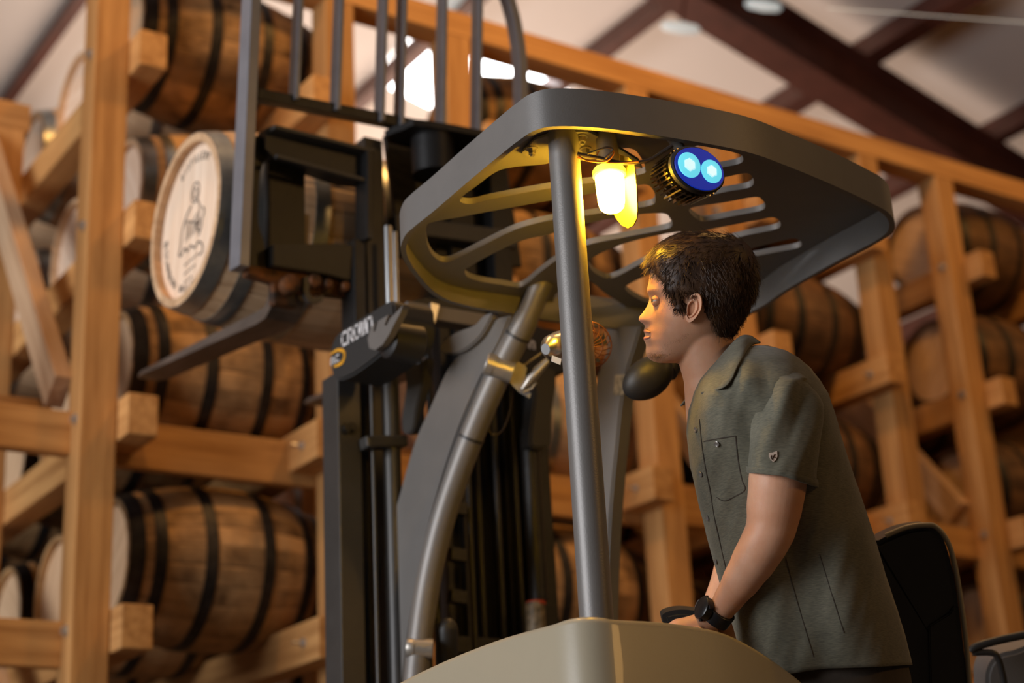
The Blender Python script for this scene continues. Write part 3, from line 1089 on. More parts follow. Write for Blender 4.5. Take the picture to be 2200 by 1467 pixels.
tube('spotlight_bracket', [lc - axl * 0.04 + v * (EB * 0.9), Vector((lc.x + 0.01, lc.y + 0.075, ZB + 0.036))], [0.010, 0.014], 'guard', spot, 10)
light('blue_glow', 'SPOT', lc + axl * 0.03, lc + axl * 1.0, 0.25, (0.03, 0.12, 1.0), shadow_soft_size=0.02, spot_size=2.6)
# wiring under the guard
for j, (pts, r_, mt_) in enumerate(((((1240, 330), (1290, 340), (1340, 350), (1390, 345), (1425, 325), (1445, 312)), 0.0042, 'wire_dark'),
                                    (((1240, 338), (1275, 346), (1320, 350), (1372, 347)), 0.0018, 'copper'),
                                    (((1242, 334), (1262, 345), (1300, 347), (1318, 330), (1310, 318), (1290, 320), (1282, 334)), 0.0018, 'copper'),
                                    (((1262, 330), (1285, 322), (1305, 316), (1316, 322), (1300, 340)), 0.0022, 'wire_dark'))):
    tube('wire', smooth_path([K(x, y, db - 0.035 - 0.004 * j) for x, y in pts], 6), r_, mt_, fl, 8)

# ---------------- mast
MY = 3.95
ml = [P(722, 900, 1, MY).x, P(780, 900, 1, MY).x]


def col(name, px0, px1, ytop, ybot, Y, depth, mt, ztop=None, zbot=None):
    "vertical member whose rear face lies at Y, spanning px0..px1 at photo row 900 level"
    a, b = P(px0, 900, 1, Y).x, P(px1, 900, 1, Y).x
    zt = P((px0 + px1) / 2, ytop, 1, Y).z if ztop is None else ztop
    zb = 0.1 if zbot is None else zbot
    bm = bmesh.new()
    bx(bm, ((a + b) / 2, Y + depth / 2, (zt + zb) / 2), (b - a, depth, zt - zb), None, 0.004)
    return from_bm(name, bm, mt, fl)


col('mast_channel', 727, 776, 800, 0, MY, 0.10, 'charcoal')
col('mast_channel', 1135, 1175, 700, 0, MY, 0.10, 'black')
col('mast_inner_channel', 768, 793, 515, 0, MY + 0.06, 0.09, 'black')
col('mast_inner_channel', 1080, 1120, 330, 0, MY + 0.06, 0.09, 'black')
col('mast_third_channel', 796, 838, 300, 0, MY + 0.10, 0.07, 'charcoal')
col('mast_third_channel', 985, 1040, 330, 0, MY + 0.10, 0.07, 'black')
col('mast_center_panel', 950, 985, 420, 0, MY + 0.12, 0.05, 'black')
col('mast_center_panel', 1042, 1078, 420, 0, MY + 0.12, 0.05, 'black')
# edge strips on the inner faces
# rods, rams and cylinders


def vrod(name, px, Y, r, ytop, ybot, mt, py=900):
    c = P(px, py, 1, Y)
    zt, zb = P(px, ytop, 1, Y).z, P(px, ybot, 1, Y).z
    bm = bmesh.new()
    tube_bm(bm, [(c.x, Y, zb), (c.x, Y, zt)], r, 20)
    return from_bm(name, bm, mt, fl, auto=40)


vrod('hydraulic_cylinder', 840, MY - 0.02, 0.026, 770, 1700, 'charcoal')
vrod('thin_guide_rod', 800, MY - 0.02, 0.006, 780, 1700, 'charcoal')
vrod('chrome_ram', 836, MY, 0.013, 488, 700, 'chrome', 600)
vrod('chrome_ram', 851, MY + 0.03, 0.008, 500, 700, 'chrome', 600)
vrod('hydraulic_cylinder', 1146, MY - 0.06, 0.028, 930, 1290, 'black', 1100)
o = vrod('hydraulic_cylinder', 1152, MY - 0.06, 0.029, 1296, 1700, 'label', 1350)
o['label'] = 'worn pale sticker sleeve'
vrod('red_band', 1151, MY - 0.06, 0.0295, 1292, 1300, 'red', 1296)
for k, px in enumerate((905, 925, 1000, 1020, 1060, 1100)):
    vrod('hydraulic_hose', px, MY + 0.02 + 0.02 * (k % 2), 0.010, 700, 1700, 'plastic')
# collar band holding the cylinder
beam('cylinder_band', P(780, 952, 1, MY - 0.03), P(868, 950, 1, MY - 0.03), 0.05, 0.035, (0, 1, 0), 'charcoal', fl, 0.008)
bolt(P(742, 922, 1, MY), (0, -1, 0), fl, 0.012, 0.012, 0, 'black')
bolt(P(756, 920, 1, MY), (0, -1, 0), fl, 0.012, 0.012, 0, 'black')
# mast head crossmember with flange and drum
a, b = P(852, 292, 1, MY + 0.05), P(1080, 340, 1, MY + 0.05)
prism('mast_head_plate', smooth_path([a + Vector((0, -0.05, 0)), a + Vector((0.05, -0.10, 0)), b + Vector((0, -0.10, 0)), b + Vector((0, 0.05, 0)), a + Vector((0, 0.05, 0))], 3, True), (0, 0, 0.022), 'black', fl, 0)
c = P(930, 335, 1, MY + 0.02)
bm = bmesh.new()
tube_bm(bm, [c + Vector((0, 0, -0.07)), c + Vector((0, 0, 0.06))], [0.068, 0.068], 26)
from_bm('chain_sheave', bm, 'black', fl, auto=40)
beam('mast_head_crossmember', P(842, 485, 1, MY + 0.08), P(1100, 520, 1, MY + 0.08), 0.05, 0.06, (0, 1, 0), 'charcoal', fl)
beam('mast_crossmember', P(840, 420, 1, MY + 0.16), P(1100, 450, 1, MY + 0.16), 0.02, 0.42, (0, 1, 0), 'black', fl)
beam('mast_crossmember', P(960, 1385, 1, MY + 0.04), P(1120, 1395, 1, MY + 0.04), 0.04, 0.05, (0, 1, 0), 'black', fl)
for y in (1090, 1190, 1280):
    beam('hose_clip', P(965, y, 1, MY), P(1000, y + 6, 1, MY), 0.03, 0.04, (0, 1, 0), 'black', fl)
# right-hand shroud with the address
prism('right_shroud', smooth_path([P(x, y, 1, MY - 0.10) for x, y in ((1060, 745), (1080, 700), (1130, 700), (1215, 715), (1230, 760), (1215, 800), (1120, 800), (1070, 785))], 3, True), (0, 0.09, 0), 'cover', fl, 0.004)
prism('right_hose_shield', smooth_path([P(x, y, 1, MY - 0.11) for x, y in ((1140, 800), (1190, 790), (1196, 830), (1188, 880), (1184, 950), (1168, 962), (1140, 955), (1146, 880), (1150, 840))], 3, True), (0, 0.06, 0), 'plastic', fl, 0.006)

# left shroud bearing the maker's lettering
CX0 = P(722, 760, 1, MY - 0.02).x - 0.03
shr = [(709, 770), (713, 740), (725, 716), (748, 699), (805, 664), (839, 646), (846, 668), (846, 700), (838, 738), (812, 765), (761, 803), (731, 816), (717, 811), (710, 790)]
pts = smooth_path([P(x, y, 0, CX0) for x, y in shr], 5, True)
prism('shroud', pts, (0.13, 0, 0), 'cover', fl, 0.006, 50)
NS = (-1, 0, 0)


def text_obj(txt, size, mw, mt, parent, name, ext=0.0008, bold=0.0):
    c = bpy.data.curves.new(name, 'FONT')
    c.body = txt
    c.size = size
    c.extrude = ext
    c.offset = bold
    c.align_x = 'CENTER'
    c.align_y = 'CENTER'
    t = bpy.data.objects.new('tmp', c)
    COL.objects.link(t)
    bpy.context.view_layer.update()
    me = bpy.data.meshes.new_from_object(t.evaluated_get(bpy.context.evaluated_depsgraph_get()))
    bpy.data.objects.remove(t)
    me.materials.clear()
    return link(name, me, mt, parent, mw=mw)


# block letters C R O W N drawn as rounded strokes in the plane X = CX0
ta, tb = P(734, 744, 0, CX0 - 0.001), P(802, 705, 0, CX0 - 0.001)
tdir = (tb - ta).normalized()
tup = Vector((0, 0, 1))
tup = (tup - tdir * tup.dot(tdir) * 0.15).normalized()
TW = (tb - ta).length
strokes = {
    'C': [[(0.85, 0.95), (0.25, 0.95), (0.1, 0.75), (0.1, 0.2), (0.2, 0.05), (0.85, 0.05)]],
    'R': [[(0.1, 0.0), (0.1, 0.95), (0.7, 0.95), (0.88, 0.8), (0.88, 0.5), (0.5, 0.42), (0.88, 0.0)]],
    'O': [[(0.1, 0.15), (0.1, 0.8), (0.25, 0.95), (0.75, 0.95), (0.9, 0.8), (0.9, 0.15), (0.75, 0.03), (0.25, 0.03), (0.1, 0.15)]],
    'W': [[(0.08, 0.97), (0.08, 0.2), (0.2, 0.04), (0.8, 0.04), (0.92, 0.2), (0.92, 0.97)], [(0.5, 0.06), (0.5, 0.9)]],
    'N': [[(0.1, 0.0), (0.1, 0.8), (0.25, 0.95), (0.75, 0.95), (0.9, 0.8), (0.9, 0.0)]],
}


def draw(strk, org, ux, uy, wd, nrm, bm):
    for s_ in strk:
        q = [org + ux * a + uy * b for a, b in s_]
        for p0, p1 in zip(q, q[1:]):
            d = (p1 - p0).normalized()
            beam_bm(bm, p0 - d * wd * 0.4, p1 + d * wd * 0.4, 0.002, wd, nrm)


bm = bmesh.new()
lh = 31 / FPX * 4.55
for k, ch in enumerate('CROWN'):
    draw(strokes[ch], ta + tdir * (TW * k / 5.0) - tup * lh * 0.05, tdir * (TW / 5.0 * 0.92), tup * lh, 0.0066, Vector((1, 0, 0)), bm)
from_bm('shroud_lettering', bm, 'white', fl)
# orange swoosh and the two small letters
bm = bmesh.new()
arc = smooth_path([P(x, y, 0, CX0 - 0.001) for x, y in ((712, 760), (725, 752), (737, 754), (740, 765), (736, 777), (727, 784), (718, 787))], 4)
for i, (p0, p1) in enumerate(zip(arc, arc[1:])):
    wd = 0.0105 * (0.45 + 0.6 * math.sin(PI * (i + 0.5) / len(arc)))
    d = (p1 - p0).normalized()
    beam_bm(bm, p0 - d * 0.001, p1 + d * 0.001, 0.002, wd, (1, 0, 0))
from_bm('shroud_swoosh', bm, 'orange_print', fl)
bm = bmesh.new()
la, lb = P(711, 779, 0, CX0 - 0.0015), P(729, 768, 0, CX0 - 0.0015)
ld = (lb - la)
draw(strokes['R'], la - tup * 0.008, ld * 0.48, tup * 0.019, 0.004, Vector((1, 0, 0)), bm)
draw(strokes['C'], la + ld * 0.52 - tup * 0.008, ld * 0.48, tup * 0.019, 0.004, Vector((1, 0, 0)), bm)
from_bm('shroud_badge_letters', bm, 'white', fl)
sh_n = P(1135, 740, 1, MY - 0.102)
xd = (P(1170, 749, 1, MY - 0.102) - P(1100, 731, 1, MY - 0.102)).normalized()
mwt = Matrix((xd, Vector((0, 0, 1)), xd.cross(Vector((0, 0, 1))))).transposed().to_4x4()
mwt.translation = P(1155, 742, 1, MY - 0.107) - xd * 0.137
text_obj('crown.com', 0.058, mwt, 'white', fl, 'address_lettering', 0.0008, 0.0012)
# pale hooked bracket and dark drum beside the shroud
bk = [(866, 655), (850, 672), (838, 684), (830, 700), (826, 698), (834, 676), (812, 690), (806, 712), (802, 712), (806, 692), (796, 704), (790, 728), (793, 748), (806, 752), (822, 740), (836, 718), (848, 694), (860, 672)]
prism('hook_bracket', [P(x, y, 0, CX0 - 0.03) for x, y in bk], (0.02, 0, 0), 'grey', fl)
c = K(868, 735, (R.transposed() @ (P(868, 735, 0, CX0 + 0.05) - CAM)).z)
d_ = (P(915, 745, 1, c.y) - P(830, 728, 1, c.y)).normalized()
bm = bmesh.new()
tube_bm(bm, [c - d_ * 0.055, c - d_ * 0.048, c + d_ * 0.040, c + d_ * 0.056], [0.040, 0.052, 0.055, 0.035], 28)
from_bm('hose_drum', bm, 'plastic', fl, auto=40)
Y0 = MY - 0.22
beam('guard_front_rail', P(866, 668, 1, Y0), P(1060, 700, 1, Y0), 0.05, 0.045, (0, 1, 0), 'grey', fl, 0.004)
prism('hose_guide', smooth_path([P(x, y, 1, Y0) for x, y in ((872, 655), (900, 642), (950, 645), (1040, 668), (1040, 690), (950, 672), (900, 665), (880, 668))], 3, True), (0, 0.06, 0), 'plastic', fl)
prism('pointer_tab', [P(x, y, 1, Y0 - 0.03) for x, y in ((926, 650), (944, 655), (934, 694), (929, 696))], (0, 0.008, 0), 'bolt', fl)
o = prism('side_shield', smooth_path([P(x, y, 0, AX + 0.02) for x, y in ((868, 790), (900, 780), (915, 770), (905, 830), (893, 880), (886, 925), (866, 930), (862, 900), (868, 860), (872, 820))], 3, True), (0.03, 0, 0), 'charcoal', fl, 0.004)

# ---------------- carriage (tilted back), load backrest and forks
CXL = 1.83
q0, q1 = P(510, 575, 0, CXL), P(540, 0, 0, CXL)
cup = (q1 - q0).normalized()
cn = cup.cross(Vector((1, 0, 0))).normalized()          # carriage plane normal
if cn.y > 0:
    cn = -cn                                            # towards the camera
XV = Vector((1, 0, 0))


def C(px, py, off=0.0):
    return PL(px, py, q0 + cn * off, cn)


def cbar(name, pa, pb, wd, dp, mt, off=0.0, parent=fl):
    return beam(name, C(*pa, off), C(*pb, off), wd, dp, XV if abs((C(*pa, off) - C(*pb, off)).x) < 0.3 else cup, mt, parent, 0.003)


ctop = q1 + cup * 0.16
# load backrest: two side bars, five uprights, bottom rail
beam('backrest_side_bar', C(514, 578) + cn * 0.0, C(540, 0) + cup * 0.05, 0.034, 0.075, XV, 'load', fl, 0.003)
for (x, y) in ((632, 205), (720, 228), (815, 252), (857, 262), (945, 284), (1022, 305)):
    b0 = C(x, y)
    beam('backrest_upright', b0 - cup * 0.02, b0 + cup * 0.62, 0.014, 0.055, XV, 'load', fl, 0.003)
bpth = smooth_path([C(1118, 330), C(1118, 200), C(1116, 130), C(1106, 60), C(1092, 5), C(1072, -50), C(1040, -120), C(960, -170)], 4)
bm = bmesh.new()
rings = []
for i, p in enumerate(bpth):
    tg = (bpth[min(i + 1, len(bpth) - 1)] - bpth[max(i - 1, 0)]).normalized()
    sd = cn.cross(tg).normalized()
    rings.append([p + sd * 0.014 + cn * 0.025, p - sd * 0.014 + cn * 0.025, p - sd * 0.014 - cn * 0.025, p + sd * 0.014 - cn * 0.025])
loft(bm, rings)
from_bm('backrest_side_bar', bm, 'load', fl, auto=40)
beam('backrest_top_rail', bpth[-1] + XV * 0.03, C(553, -260), 0.028, 0.05, cup, 'load', fl, 0.003)
beam('backrest_side_bar', C(540, 0) + cup * 0.0, C(553, -260), 0.030, 0.05, XV, 'load', fl, 0.003)
beam('backrest_bottom_rail', C(548, 205, -0.01), C(1130, 318, -0.01), 0.036, 0.04, cup, 'black', fl, 0.003)
# left carriage plate with a wavy inner edge
prism('carriage_side_plate', smooth_path([C(x, y, -0.01) for x, y in ((544, 300), (570, 300), (572, 335), (560, 370), (556, 420), (556, 480), (568, 520), (570, 560), (575, 590), (548, 585), (536, 570), (534, 540), (538, 400))], 3, True), -cn * 0.045, 'black', fl, 0.002)
# upper and lower fork bars
bm = bmesh.new()
prism_bm(bm, [C(x, y, 0.03) for x, y in ((572, 275), (590, 268), (800, 322), (800, 392), (745, 388), (640, 352), (588, 336), (570, 318))], -cn * 0.06)
from_bm('upper_fork_bar', bm, 'black', fl)
beam('upper_fork_bar_lip', C(585, 275, 0.05), C(800, 328, 0.05), 0.012, 0.035, cup, 'charcoal', fl, 0.002)
beam('upper_fork_bar_lip', C(592, 336, 0.05), C(790, 390, 0.05), 0.012, 0.02, cup, 'charcoal', fl, 0.002)
prism('lower_fork_bar', [C(x, y, 0.04) for x, y in ((586, 524), (720, 523), (762, 527), (762, 605), (700, 588), (586, 570))], -cn * 0.08, 'black', fl, 0.003)
# fork shank plates
prism('fork_shank', [C(x, y, -0.03) for x, y in ((578, 330), (656, 350), (656, 530), (655, 600), (590, 600), (578, 560))], -cn * 0.04, 'black', fl, 0.003)
cbar('carriage_post', (782, 330), (782, 520), 0.02, 0.08, 'black', 0.03)
# rusty lower carriage hooks
prism('carriage_hook_plate', [C(x, y, 0.0) for x, y in ((532, 570), (600, 575), (760, 605), (760, 640), (700, 632), (640, 625), (640, 660), (590, 652), (588, 606), (532, 590))], -cn * 0.04, 'rust', fl, 0.003)
for (x, y, r_) in ((622, 612, 0.030), (672, 606, 0.022), (700, 612, 0.016), (738, 618, 0.016)):
    c = C(x, y, 0.015)
    bm = bmesh.new()
    tube_bm(bm, [c - cn * 0.03, c + cn * 0.018, c + cn * 0.024], [r_, r_, r_ * 0.7], 18)
    from_bm('carriage_roller', bm, 'rust', fl, auto=40)
prism('hook_finger', smooth_path([C(x, y, 0.03) for x, y in ((655, 595), (668, 600), (664, 625), (676, 640), (694, 634), (690, 648), (668, 650), (654, 630))], 3, True), -cn * 0.02, 'charcoal', fl)


def fork(X, px_tip, py_tip, name='fork', vis=True):
    tip = P(px_tip, py_tip, 0, X)
    heel = Vector((X, q0.y + 0.15, tip.z - (tip.y - q0.y - 0.13) * 0.115))
    d = (heel - tip).normalized()
    up = Vector((0, -d.z, d.y))
    if up.z < 0:
        up = -up
    wd = 0.105
    bm = bmesh.new()
    L = (heel - tip).length
    secs = [(0.0, 0.25, 0.004), (0.03, 0.7, 0.010), (0.09, 1.0, 0.014), (L * 0.6, 1, 0.028), (L - 0.04, 1, 0.040)]
    rings = []
    for (q, ww, th) in secs:
        c = tip + d * q
        t0 = up * 0.0
        rings.append([c + XV * (wd / 2 * ww) + t0, c - XV * (wd / 2 * ww) + t0, c - XV * (wd / 2 * ww) - up * th, c + XV * (wd / 2 * ww) - up * th])
    # curve up into the shank
    h = tip + d * L
    for a in (0.35, 0.8, 1.25, PI / 2):
        c = h + d * (0.045 * math.sin(a)) + up * (0.045 - 0.045 * math.cos(a))
        nrm = (d * math.sin(a) - up * math.cos(a))
        rings.append([c + XV * wd / 2, c - XV * wd / 2, c - XV * wd / 2 + nrm * 0.040, c + XV * wd / 2 + nrm * 0.040])
    c = h + d * 0.045 + up * 0.30
    rings.append([c + XV * wd / 2, c - XV * wd / 2, c - XV * wd / 2 + d * 0.040, c + XV * wd / 2 + d * 0.040])
    loft(bm, rings)
    o = from_bm(name, bm, 'fork', fl, auto=25)
    return tip, heel, up, d


FX = 2.03
f1 = fork(FX, 312, 812)
tz = f1[0].z
t2 = P(665, 868, 2, tz)
f2 = fork(t2.x, 665, 868)

# ------------------------------------------------------------------ barrel carried on the forks
BL, BR, HR = 0.90, 0.345, 0.285
_hm.clear()
HOOPS[0], HOOPS[-1] = (-0.423, 0.052), (0.423, 0.052)
tip, heel, up, d = f1
cy_ = q0.y + 0.06 + BR + 0.03
s_ = (tip.y - cy_) / max(tip.y - heel.y, 0.01)
surf = tip.z + (heel.z - tip.z) * s_
bcx = P(408, 472, 1, cy_).x + BL / 2 - 0.02
cbz = surf + math.sqrt(max(0.0, BR * BR)) * 0.985 + 0.012
carried = barrel((bcx, cy_, cbz), 'new', 'pale new oak barrel with stamped head lying on the raised forks', None, True, 0.1)
# stamped drawing and lettering on its head
hx = bcx - (BL / 2 - 0.03) - 0.0012
bm = bmesh.new()


def hd(a, b):
    "point on the barrel head: a to the right (towards the camera side), b up, in metres"
    return Vector((hx, cy_ - a, cbz + b))


def ink(pts, wd=0.004, sm=True):
    q = [hd(*p) for p in pts]
    if sm:
        q = smooth_path(q, 4)
    for p0, p1 in zip(q, q[1:]):
        if (p1 - p0).length > 1e-5:
            beam_bm(bm, p0, p1, 0.0012, wd, (1, 0, 0))


ink([(0.02 + 0.032 * math.cos(t), 0.095 + 0.034 * math.sin(t)) for t in [k * PI / 5 for k in range(11)]], 0.005)
ink([(0.02 + 0.016 * math.cos(t), 0.092 + 0.018 * math.sin(t)) for t in [k * PI / 4 for k in range(9)]], 0.004)
ink([(-0.01, 0.06), (-0.05, 0.04), (-0.085, 0.0), (-0.095, -0.05), (-0.11, -0.075)], 0.006)
ink([(0.04, 0.06), (0.06, 0.03), (0.05, 0.0), (0.03, -0.03), (0.06, -0.06)], 0.005)
ink([(0.08, 0.02), (0.095, 0.0), (0.08, -0.02), (0.07, -0.05), (0.05, -0.07)], 0.006)
ink([(-0.11, -0.075), (-0.09, -0.085), (-0.06, -0.07), (-0.04, -0.09), (-0.01, -0.08), (0.02, -0.10), (0.05, -0.09), (0.08, -0.11), (0.085, -0.135), (0.06, -0.14)], 0.006)
for k in range(7):
    x0 = -0.06 + 0.018 * k
    ink([(x0, 0.03 - 0.01 * k), (x0 + 0.012, -0.01), (x0 + 0.004, -0.05)], 0.003)
ink([(-0.04, 0.02), (0.0, 0.0), (0.04, 0.015)], 0.004)
for k, yy in enumerate((-0.135, -0.165, -0.195)):
    for j in range(5 - k):
        ink([(-0.06 + 0.024 * j, yy), (-0.052 + 0.024 * j, yy + 0.008), (-0.045 + 0.024 * j, yy)], 0.0025, False)
from_bm('stamped_emblem', bm, 'ink', carried)['kind'] = 'stuff'
GL = {'W': [[(0, 1), (.25, 0), (.5, .7), (.75, 0), (1, 1)]], 'H': [[(0, 0), (0, 1)], [(1, 0), (1, 1)], [(0, .5), (1, .5)]], 'I': [[(.5, 0), (.5, 1)]],
      'S': [[(1, .9), (.3, 1), (0, .75), (1, .3), (.7, 0), (0, .1)]], 'K': [[(0, 0), (0, 1)], [(1, 1), (0, .45), (1, 0)]], 'E': [[(1, 1), (0, 1), (0, 0), (1, 0)], [(0, .5), (.7, .5)]],
      'Y': [[(0, 1), (.5, .5), (1, 1)], [(.5, .5), (.5, 0)]], 'A': [[(0, 0), (.5, 1), (1, 0)], [(.2, .35), (.8, .35)]], 'L': [[(0, 1), (0, 0), (1, 0)]],
      'B': [[(0, 0), (0, 1), (.8, .9), (.8, .55), (0, .5), (1, .4), (.9, 0), (0, 0)]], 'O': [[(0, .2), (0, .8), (.5, 1), (1, .8), (1, .2), (.5, 0), (0, .2)]],
      'T': [[(0, 1), (1, 1)], [(.5, 1), (.5, 0)]], 'R': [[(0, 0), (0, 1), (1, .85), (.9, .5), (0, .45), (1, 0)]], 'U': [[(0, 1), (0, .15), (.5, 0), (1, .15), (1, 1)]],
      'G': [[(1, .9), (.4, 1), (0, .6), (0, .3), (.5, 0), (1, .2), (1, .5), (.6, .5)]], 'N': [[(0, 0), (0, 1), (1, 0), (1, 1)]], 'D': [[(0, 0), (0, 1), (.8, .8), (1, .4), (.7, 0), (0, 0)]]}
bm = bmesh.new()


def arc_text(txt, a0, a1, rad, h, flip=False):
    n_ = len(txt)
    for k, ch in enumerate(txt):
        if ch == ' ':
            continue
        a = a0 + (a1 - a0) * (k + 0.5) / n_
        er = (math.cos(a), math.sin(a))
        et = (math.sin(a), -math.cos(a)) if not flip else (-math.sin(a), math.cos(a))
        upv = er if not flip else (-er[0], -er[1])
        w_ = abs(a1 - a0) * rad / n_ * 0.62
        o0 = (er[0] * rad - et[0] * w_ / 2, er[1] * rad - et[1] * w_ / 2)
        for st in GL[ch]:
            ink([(o0[0] + et[0] * w_ * x + upv[0] * h * y, o0[1] + et[1] * w_ * x + upv[1] * h * y) for x, y in st], 0.003, False)


arc_text('DISTILLERY', math.radians(118), math.radians(52), 0.205, 0.024)
arc_text('BOURBON WHISKEY', math.radians(175), math.radians(300), 0.232, 0.024, True)
from_bm('stamped_lettering', bm, 'ink', carried)['kind'] = 'stuff'

# ------------------------------------------------------------------ operator's backrest and armrest
def bevprism(name, pts, ext, mt, parent, bev):
    return prism(name, pts, ext, mt, parent, bev, 50)


SD = 3.62
bkr = [(1868, 1180), (1890, 1162), (1935, 1140), (1975, 1131), (2005, 1132), (2030, 1160), (2048, 1220), (2062, 1300), (2072, 1380), (2082, 1480), (2090, 1600), (1900, 1600), (1850, 1400)]
bevprism('operator_backrest', smooth_path([K(x, y, SD) for x, y in bkr], 4, True), fw * 0.10 + rx * 0.0, 'seat', fl, 0.012)
edge = smooth_path([K(x, y, SD + 0.0) for x, y in ((1905, 1152), (1950, 1134), (1990, 1129), (2015, 1134), (2040, 1168), (2056, 1225), (2068, 1300), (2078, 1380), (2086, 1480), (2094, 1600))], 5)
tube('backrest_piping', [p + fw * 0.01 for p in edge], 0.006, 'beige', fl, 10)
prism('backrest_pocket', [K(x, y, SD - 0.008) for x, y in ((1996, 1345), (2040, 1318), (2052, 1300), (2062, 1400), (2070, 1500), (2000, 1500))], fw * 0.01, 'seat', fl, 0.003)
bm = bmesh.new()
tube_bm(bm, smooth_path([K(x, y, 3.9) for x, y in ((2085, 1400), (2100, 1388), (2150, 1374), (2230, 1358))], 4), 0.010, 12)
tube_bm(bm, smooth_path([K(x, y, 3.9) for x, y in ((2090, 1402), (2130, 1402), (2143, 1412), (2152, 1440), (2158, 1480), (2160, 1600))], 4), 0.008, 12)
from_bm('rear_grab_bar', bm, 'charcoal', fl, smooth=True)
prism('rear_cover', smooth_path([K(x, y, 3.95) for x, y in ((2120, 1480), (2122, 1440), (2140, 1412), (2180, 1398), (2260, 1392), (2260, 1600), (2130, 1600))], 4, True), fw * 0.12, 'grey', fl, 0.01)
# control tiller under the operator's hands
tl = smooth_path([K(x, y, 3.42) for x, y in ((1424, 1330), (1430, 1318), (1460, 1311), (1500, 1314), (1530, 1322), (1530, 1350), (1500, 1365), (1440, 1360))], 4, True)
ctl = prism('control_handle', tl, fw * 0.07, 'plastic', fl, 0.01, 50)
tube('control_stem', [K(1490, 1345, 3.45), K(1490, 1700, 3.45)], 0.035, 'plastic', fl)

# ------------------------------------------------------------------ the operator
D0 = 3.40
S = D0 / FPX                         # metres per pixel in his middle plane


def H(px, py, s=0.0):
    "point of the figure: photo position, s metres towards the camera from his middle plane"
    return K(px, py, D0 - s)


man = thing('person', 'person in a sage green short-sleeved shirt leaning forward and looking up at the raised barrel', 'person', (2.25, 2.55, 0.25))

HEAD = [  # y, x of profile, x of face base, x of back, half width
    (515, 1478, 1478, 1530, 0.03), (524, 1450, 1450, 1572, 0.052), (540, 1426, 1426, 1596, 0.066), (560, 1407, 1408, 1608, 0.074), (580, 1398, 1399, 1613, 0.078), (600, 1394.5, 1396, 1615, 0.08), (612, 1392.5, 1395.5, 1614, 0.08), (621, 1390, 1396, 1613, 0.08), (629, 1390.5, 1398.5, 1611, 0.079), (637, 1394.5, 1401, 1609, 0.078), (645, 1393.5, 1402.5, 1606, 0.078), (653, 1390.5, 1403, 1603, 0.077), (661, 1386.5, 1402.6, 1600, 0.076), (669, 1381, 1402, 1596, 0.075), (676, 1375, 1401.3, 1592, 0.074), (682, 1370.5, 1400.7, 1588, 0.073), (687, 1370, 1400.3, 1585, 0.072), (691, 1373, 1400, 1582, 0.071), (695, 1381, 1399.6, 1580, 0.07), (699, 1385.5, 1399.3, 1577, 0.069), (704, 1384.5, 1399, 1574, 0.068), (709, 1382, 1398.8, 1570, 0.067), (713, 1382, 1398.6, 1567, 0.066), (717, 1385.5, 1398.5, 1564, 0.065), (721, 1386.5, 1398.4, 1560, 0.063), (725, 1382.5, 1398.3, 1556, 0.062), (730, 1382, 1398.3, 1550, 0.06), (735, 1385, 1398.4, 1545, 0.058), (740, 1388, 1398.5, 1538, 0.056), (747, 1387.5, 1398.8, 1528, 0.053), (755, 1387, 1399.2, 1515, 0.05), (763, 1389, 1400.5, 1500, 0.046), (770, 1394, 1404, 1485, 0.041), (776, 1402, 1410, 1468, 0.032), (780, 1415, 1420, 1450, 0.018)]


def head_slice(row, n=72):
    y, xf, xb_, xk, w_ = row
    cx_ = (xb_ + xk) / 2
    a = (xk - xb_) / 2
    out = []
    nose = max(0.0, xb_ - xf)
    for i in range(n):
        th = 2 * PI * i / n                   # 0 = forward
        c_, s_ = math.cos(th), math.sin(th)
        ex = 0.86 if c_ > 0 else 0.95
        fx = math.copysign(abs(c_) ** ex, c_) * a
        sy = math.copysign(abs(s_) ** 0.88, s_) * w_
        if c_ > 0:                            # face narrows towards the front
            sy *= 1 - 0.16 * c_ ** 2
        ang = abs((th + PI) % (2 * PI) - PI)
        sd = abs(sy)
        if 645 < y < 700:
            wn = 0.011 + 0.0075 * max(0, (y - 655) / 45)
        elif y <= 645:
            wn = 0.022 - 0.011 * max(0, min(1, (y - 630) / 15))
        else:
            wn = 0.0185 + 0.0035 * min(1, (y - 700) / 20)
        bump_ = math.exp(-(sd / wn) ** 2) if c_ > 0 else 0
        fx += nose * bump_
        # eye socket
        if c_ > 0:
            e = math.exp(-((sd - 0.031) / 0.014) ** 2) * math.exp(-((y - 645) / 10.0) ** 2)
            fx -= 5.0 * e
            e2 = math.exp(-((sd - 0.034) / 0.018) ** 2) * math.exp(-((y - 672) / 15.0) ** 2)
            fx += 4.0 * e2
            # brow ridge
            e3 = math.exp(-((sd - 0.028) / 0.022) ** 2) * math.exp(-((y - 622) / 7.0) ** 2)
            fx += 3.0 * e3
            # cheek hollow / jaw
        out.append(H(cx_ - fx, y, sy))
    return out


def catrow(rows, k):
    out = []
    for i in range(len(rows) - 1):
        a, b = rows[i], rows[i + 1]
        p, n_ = rows[max(i - 1, 0)], rows[min(i + 2, len(rows) - 1)]
        for j in range(k):
            t = j / k
            out.append(tuple(0.5 * (2 * a[q] + (b[q] - p[q]) * t + (2 * p[q] - 5 * a[q] + 4 * b[q] - n_[q]) * t * t + (3 * a[q] - p[q] - 3 * b[q] + n_[q]) * t ** 3) for q in range(5)))
    out.append(rows[-1])
    return out


rows = catrow(HEAD, 2)
# tilt rows: lower face rows rise towards the back (head tipped up), simple shear
bm = bmesh.new()


def tiltH(rows):
    rr = []
    for r_ in rows:
        rr.append(head_slice(r_))
    return rr


loft(bm, tiltH(rows))
